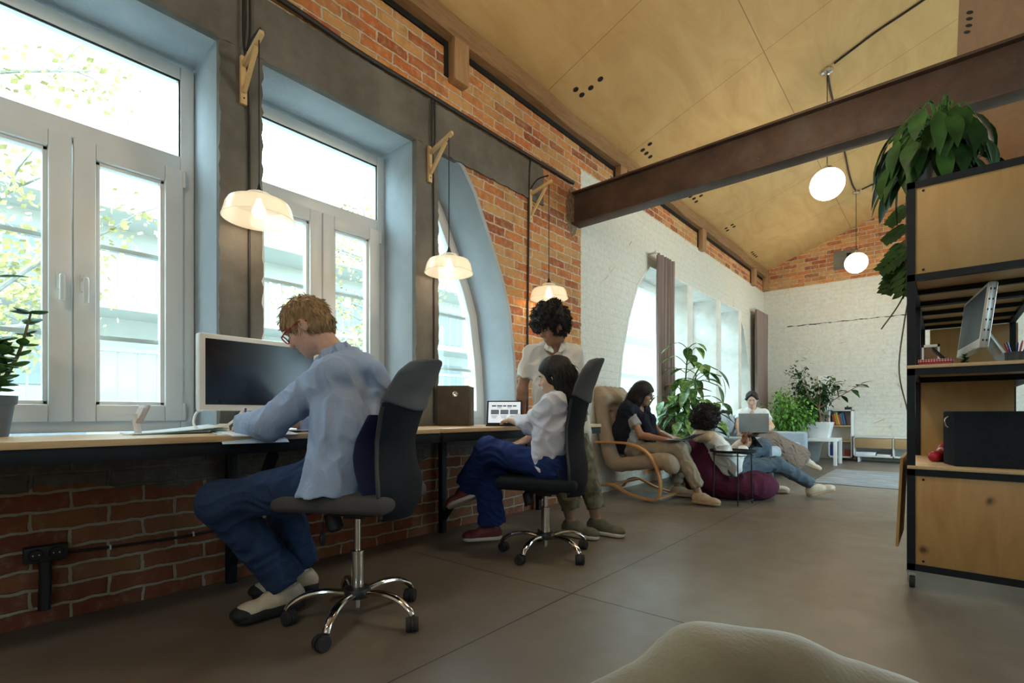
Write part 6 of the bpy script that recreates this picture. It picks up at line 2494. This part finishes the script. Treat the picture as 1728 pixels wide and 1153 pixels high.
# ------------------------------------------------------------------ the plywood and black steel rack on wheels
RX0, RX1, RY0, RY1 = 2.60, 3.12, 3.08, 4.95
t = thing('shelf_rack', 'tall wheeled rack of black steel and plywood at the right edge', 'shelf', (2.86, 4.0, 0))
fr = MB()
pw = .032
for y in (RY0, 3.86, RY1 - pw):
    for x in (RX0, RX1 - pw):
        fr.b2((x, y, .085), (x + pw, y + pw, 1.965))
for z in (.085, .545, 1.03, 1.485, 1.933):
    for x in (RX0, RX1 - pw):
        fr.b2((x + .001, RY0, z), (x + pw - .001, RY1, z + pw))
    for y in (RY0, 3.86, RY1 - pw):
        fr.b2((RX0, y + .001, z), (RX1, y + pw - .001, z + pw))
for i in range(1, 5):
    y = RY0 + i * (RY1 - RY0) / 5
    fr.b2((RX0, y, 1.485), (RX1, y + .025, 1.51))
obj('steel_frame', fr, M_black, t, smooth=False)
e = .012
up_ = obj('upper_panel', MB().b2((RX0 + pw, RY0 + .006, 1.517), (RX1 - pw, RY0 + .020, 1.933)), M_ply, t, bevel=.001)
lw_ = obj('lower_panel', MB().b2((RX0 + pw, RY0 + .006, .117), (RX1 - pw, RY0 + .020, .545)), M_plyk, t, bevel=.001)
for p_, zs in ((up_, (1.535, 1.915)), (lw_, (.135, .527))):
    for x in (RX0 + pw + .03, RX1 - pw - .04):
        for z in zs:
            obj('screw', MB().lathe((x, RY0 + .006, z), [(.0055, 0), (.0055, .002)], 10, (0, -1, 0)), M_black, p_, smooth=False)
obj('cabinet_floor', MB().b2((RX0 + .004, RY0 + .03, 1.511), (RX1 - .004, RY1 - .03, 1.523)), M_ply, t)
obj('side_panel', MB().b2((RX0 + .008, RY0 + .03, 1.523), (RX0 + .020, RY1 - .03, 1.933)), M_ply, t)
obj('side_panel', MB().b2((RX1 - .020, RY0 + .03, 1.523), (RX1 - .008, RY1 - .03, 1.933)), M_ply, t)
obj('side_panel', MB().b2((RX0 + .008, RY0 + .03, .117), (RX0 + .020, RY1 - .03, .545)), M_ply, t)
obj('shelf', MB().b2((RX0 + .002, RY0 - .006, 1.062), (RX1 - .002, 3.88, 1.078)), M_desk, t, bevel=.001)
obj('shelf', MB().b2((RX0 + .002, RY0 - .006, .577), (RX1 - .002, 3.88, .593)), M_desk, t, bevel=.001)
obj('rear_panel', MB().b2((RX0 + .03, 3.865, .593), (3.03, 3.877, 1.03)), M_ply, t)
obj('rear_panel', MB().b2((RX0 + .06, RY1 - .03, 1.05), (3.13, RY1 - .018, 1.48)), M_ply, t)
obj('leaning_panel', MB().bar((2.555, 3.45, .165), (2.575, 3.45, .62), .5, .012, (1, 0, 0)), M_ply, t)
for x in (RX0 + .02, RX1 - .02):
    for y in (RY0 + .03, RY1 - .03):
        c = obj('caster', MB().lathe((x, y - .01, .028), [(.006, -.011), (.026, -.011), (.028, -.007), (.028, .007), (.026, .011), (.006, .011)], 20, (1, 0, 0)), M_rubber, t)
        obj('caster_fork', MB().b2((x - .022, y - .025, .074), (x + .022, y + .025, .085)).b2((x - .018, y - .012, .02), (x - .014, y + .012, .076)).b2((x + .014, y - .012, .02), (x + .018, y + .012, .076)), mat('zinc', (.45, .45, .45), .35, .9, var=.05), c)

ZS = 1.0785
# slanting all-in-one computer on the middle shelf
M_alu2 = mat('silver_aluminium', (.55, .56, .55), .35, .7, var=.03)
t = thing('computer', 'silver all-in-one computer seen from its edge, on the middle shelf of the rack', 'computer', (2.88, 3.49, ZS))
sx = Vector((-.12, .993, 0)).normalized()
U = Vector((.115, 0, .993))
U = (U - sx * U.dot(sx)).normalized()
Nn = sx.cross(U)
R = Matrix((sx, U, Nn)).transposed()
C0 = Vector((2.860, 3.49, 1.308))
obj('display', MB().box(C0, (.58, .31, .034), R), M_alu2, t, bevel=.008)
obj('bezel', MB().box(C0 - Nn * .0165, (.57, .30, .003), R), M_white, t, bevel=.001)
obj('screen', MB().box(C0 - Nn * .018 + U * .012, (.53, .245, .002), R), mat('grey_screen', (.055, .08, .105), .5, var=.1, spec=.3), t, smooth=False)
pt = MB()
for i in range(6):
    for j in range(2):
        pt.box(C0 - sx * .2905 + U * (-.12 + .048 * i) + Nn * (-.007 + .013 * j), (.002, .009, .005), R)
obj('ports', pt, M_hole, t, smooth=False)
q0 = C0 + Nn * .016 - U * .02
ft = Vector((2.975, 3.49, ZS + .006))
obj('stand', MB().bar(q0, ft, .16, .012, Nn).bar(ft + Vector((.01, 0, -.001)), ft + Vector((-.17, 0, -.001)), .16, .008, (0, 0, 1)), M_alu2, t, bevel=.003)
# the rest of the shelf
t = thing('gift_box', 'red polka-dot box on the middle shelf of the rack', 'box', (2.70, 3.36, ZS))
N = NT('red_polka_card')
vo = N.n('ShaderNodeTexVoronoi', feature='F1')
vo.inputs['Scale'].default_value = 95
vo.inputs['Randomness'].default_value = 0.0
N.l(N.co(), vo.inputs['Vector'])
N.base(N.ramp(vo.outputs['Distance'], [(.30, (.75, .62, .60)), (.36, (.36, .02, .03))]))
obj('body', MB().box((2.705, 3.37, ZS + .014), (.13, .16, .028)), N.m, t, bevel=.002)
obj('lid', MB().box((2.705, 3.37, ZS + .035), (.136, .166, .014)), N.m, t, bevel=.002)
o = obj('tablet', MB().bar((2.785, 3.60, ZS + .006), (2.69, 3.60, ZS + .125), .17, .009, (1, 0, .2)), M_black, bevel=.002)
tag(o, 'dark tablet leaning slantwise behind the polka-dot box on the rack', 'tablet')
t = thing('picture_frame', 'small standing frame at the left end of the rack\'s middle shelf', 'frame', (2.665, 3.75, ZS))
obj('frame', MB().b2((2.64, 3.745, ZS), (2.72, 3.757, ZS + .012)).b2((2.64, 3.745, ZS + .15), (2.72, 3.757, ZS + .165)).b2((2.64, 3.745, ZS), (2.65, 3.757, ZS + .165)).b2((2.71, 3.745, ZS), (2.72, 3.757, ZS + .165)), M_white, t)
obj('picture', MB().b2((2.65, 3.75, ZS + .012), (2.71, 3.755, ZS + .15)), mat('brown_card', (.2, .12, .07), .7, var=.1), t)
t = thing('potted_plant', 'tiny succulent on a white dish beneath the silver computer', 'plant', (2.815, 3.30, ZS))
obj('dish', MB().lathe((2.815, 3.30, ZS), [(.03, 0), (.04, .004), (.042, .008), (.001, .007)], 20), M_white, t)
m = MB()
rs = random.Random(3)
for i in range(60):
    a, z = rs.uniform(0, 2 * PI), rs.uniform(0, .045)
    leaf_mb(m, (2.815, 3.30, ZS + .008 + z), (math.cos(a), math.sin(a), .6), (0, 0, 1), .022 * (1.2 - z * 10), .010, .2, .1, 3)
obj('leaves', m, M_leafdark, t)
t = thing('pen_cup', 'dark wire pen cup at the right end of the rack\'s middle shelf', 'cup', (3.0, 3.32, ZS))
obj('basket', MB().lathe((2.99, 3.30, ZS), [(.036, 0), (.038, .05), (.040, .05), (.040, .054), (.035, .054), (.033, .004), (.001, .004)], 20), mat('dark_grey_plastic', (.05, .055, .06), .5, var=.1), t)
cols = [((.03, .05, .30), 'blue'), ((.03, .05, .32), 'blue'), ((.45, .03, .06), 'red'), ((.03, .06, .28), 'blue'), ((.55, .10, .16), 'pink')]
for i, (c, n) in enumerate(cols):
    a = i * 1.3
    d = Vector((math.cos(a) * .35, math.sin(a) * .35, 1)).normalized()
    p0 = Vector((2.99, 3.30, ZS + .008)) + Vector((math.cos(a), math.sin(a), 0)) * .010
    o = obj('pen', MB().tube([p0, p0 + d * .085, p0 + d * .10], [.004, .004, .0025], 8), mat('pen_' + n, c, .4, var=.03))
    tag(o, {'blue': 'blue pen in the wire cup on the rack', 'red': 'red pen in the wire cup on the rack', 'pink': 'pink pen in the wire cup on the rack'}[n], 'pen', 'pens in the rack cup')
# lower shelf: black fabric storage box, red shoe
ZL = .5935
t = thing('storage_box', 'black fabric storage box with a small handle, on the lower shelf of the rack', 'box', (2.95, 3.36, ZL))
M_blackfab = fabric('black_box_fabric', (.016, .021, .030), .25, 300, rough=.9, wrinkle=.15)
obj('body', MB().prism([(2.735, 3.30), (2.775, 3.165), (3.10, 3.165), (3.10, 3.56), (2.735, 3.56)], ((0, 0, ZL), (1, 0, 0), (0, 1, 0), (0, 0, 1)), .262), M_blackfab, t, bevel=.006)
hd = Vector((2.755, 3.2325, ZL + .21))
hn = Vector((-.135, -.04, 0)).normalized()
obj('handle', MB().tube(sample([hd + hn * .002 + Vector((0, 0, .026)), hd + hn * .014 + Vector((0, 0, .012)), hd + hn * .012 + Vector((0, 0, -.012)), hd + hn * .002 + Vector((0, 0, -.026))], 8), .004, 6), M_chrome, t)
s = S()
s.cap(V(2.70, 3.40, ZL + .026), V(2.745, 3.62, ZL + .026), .028, .03, .02).ell(V(2.745, 3.60, ZL + .05), V(.035, .05, .045), None, .03)
s.cut(V(0, 0, ZL + .002), V(0, 0, -1))
t = thing('shoe', 'bright red shoe on the lower shelf of the rack, left of the black box', 'shoe', (2.70, 3.45, ZL))
sdf_obj('upper', s, .005, mat('red_leather', (.42, .012, .025), .35, var=.05), t)
obj('strap', MB().tube(sample([(2.70, 3.50, ZL + .03), (2.725, 3.50, ZL + .066), (2.76, 3.51, ZL + .03)], 8), .006, 6), M_white, t)

# plants on top and hanging at the side of the rack
t = thing('potted_plant', 'large drooping philodendron in a white pot on top of the rack', 'plant', (2.70, 3.40, 1.966))
obj('pot', MB().lathe((2.74, 3.40, 1.966), [(.10, 0), (.13, .16), (.135, .16), (.125, .15), (.001, .14)], 28), M_white, t)
rp = random.Random(77)
stm, lf = MB(), MB()
for k in range(120):
    a = rp.uniform(0, 2 * PI)
    R_ = rp.uniform(.04, .235)
    z0 = rp.uniform(.22, .50)
    b = Vector((2.70 + R_ * math.cos(a), 3.40 + R_ * math.sin(a) * 1.0, 1.966 + z0 - R_ * .55))
    stm.tube(sample([(2.74, 3.40, 2.10), ((2.74 + b.x) / 2, (3.40 + b.y) / 2, b.z + .06), b], 6), .004, 5)
    dd = Vector((math.cos(a) * .6, math.sin(a) * .6, -rp.uniform(.7, 1.5)))
    leaf_mb(lf, b, dd, (math.cos(a), math.sin(a), .6), rp.uniform(.17, .26), rp.uniform(.065, .095), .2, .35, 6)
for (b, d, L) in (((2.56, 3.38, 2.12), (-.15, .05, -1), .30), ((2.535, 3.30, 2.18), (-.2, 0, -1), .24), ((2.58, 3.25, 2.20), (-.1, -.1, -1), .22)):
    leaf_mb(lf, b, d, (-1, 0, .3), L, .075, .2, .2, 6)
obj('stems', stm, M_leaf, t)
obj('leaves', lf, M_leafdark, t)
t = thing('potted_plant', 'monstera with split leaves hanging at the left side of the rack', 'plant', (2.47, 4.42, 1.55))
stm, lf = MB(), MB()
rp = random.Random(5)
for k, (b, d, L) in enumerate((((2.55, 4.40, 2.30), (-.4, 0, -.45), .17), ((2.55, 4.40, 2.16), (-.5, 0, -.35), .17), ((2.53, 4.42, 2.06), (-.4, -.1, -.8), .24), ((2.55, 4.38, 1.99), (-.6, 0, -.5), .22),
                              ((2.52, 4.45, 1.96), (-.25, 0, -1), .28), ((2.55, 4.42, 1.92), (-.1, -.1, -1), .28), ((2.50, 4.44, 1.90), (-.4, 0, -.9), .22))):
    stm.tube(sample([(2.57, 4.45, 1.75), (2.54, 4.42, (b[2] + 1.75) / 2 + .05), b], 8), .006, 6)
    D = Vector(d).normalized()
    s_ = D.cross(Vector((0, -1, .3))).normalized()
    leaf_mb(lf, b, d, (0, -1, .35), L, .06, .1, .2, 6)
    for j in range(5):
        for sd in (-1, 1):
            q = Vector(b) + D * L * (.12 + .17 * j)
            leaf_mb(lf, q, D * .75 + s_ * sd * .9, (0, -1, .35), L * (.42 - .05 * abs(j - 1.5)), .048, .1, .2, 5)
for pts in ([(2.57, 4.45, 1.80), (2.50, 4.44, 1.62), (2.40, 4.42, 1.45)], [(2.57, 4.45, 1.75), (2.53, 4.45, 1.5), (2.50, 4.44, 1.15), (2.55, 4.42, .85)]):
    stm.tube(sample(pts, 16), .005, 6)
obj('stems', stm, M_stem, t)
obj('leaves', lf, M_leafdark, t)

# ------------------------------------------------------------------ beige velvet chair in the foreground
t = thing('lounge_chair', 'beige velvet chair with a rounded back, cut off at the bottom of the frame', 'chair', (2.35, .35, 0))
M_velvet = mat('beige_velvet', (.165, .135, .075), .75, var=.14, nscale=9, bump=.15, bscale=120, sheen=.6)
s = S()
s.path([V(2.315, .50, .31), V(2.385, .63, .375), V(2.465, .74, .444), V(2.56, .805, .437), V(2.68, .865, .395), V(2.83, .87, .34), V(2.94, .78, .29)], [.068, .07, .072, .072, .07, .068, .065], .06)
s.path([V(2.32, .44, .26), V(2.40, .59, .29), V(2.48, .69, .32), V(2.57, .75, .32), V(2.68, .80, .29), V(2.80, .81, .26), V(2.90, .74, .24)], [.07] * 7, .08)
s.ell(V(2.62, .56, .24), V(.30, .26, .075), None, .05)
s.cut(V(0, 0, .16), V(0, 0, -1), .02)
sdf_obj('shell', s, .008, M_velvet, t, folds(81, .003, 14), .01)
for x, y in ((2.45, .42), (2.78, .42), (2.50, .68), (2.78, .70)):
    obj('leg', MB().cyl((x, y, 0), (2.62 + (x - 2.62) * .9, .56 + (y - .56) * .9, .19), .012, 10, .016), M_black, t)
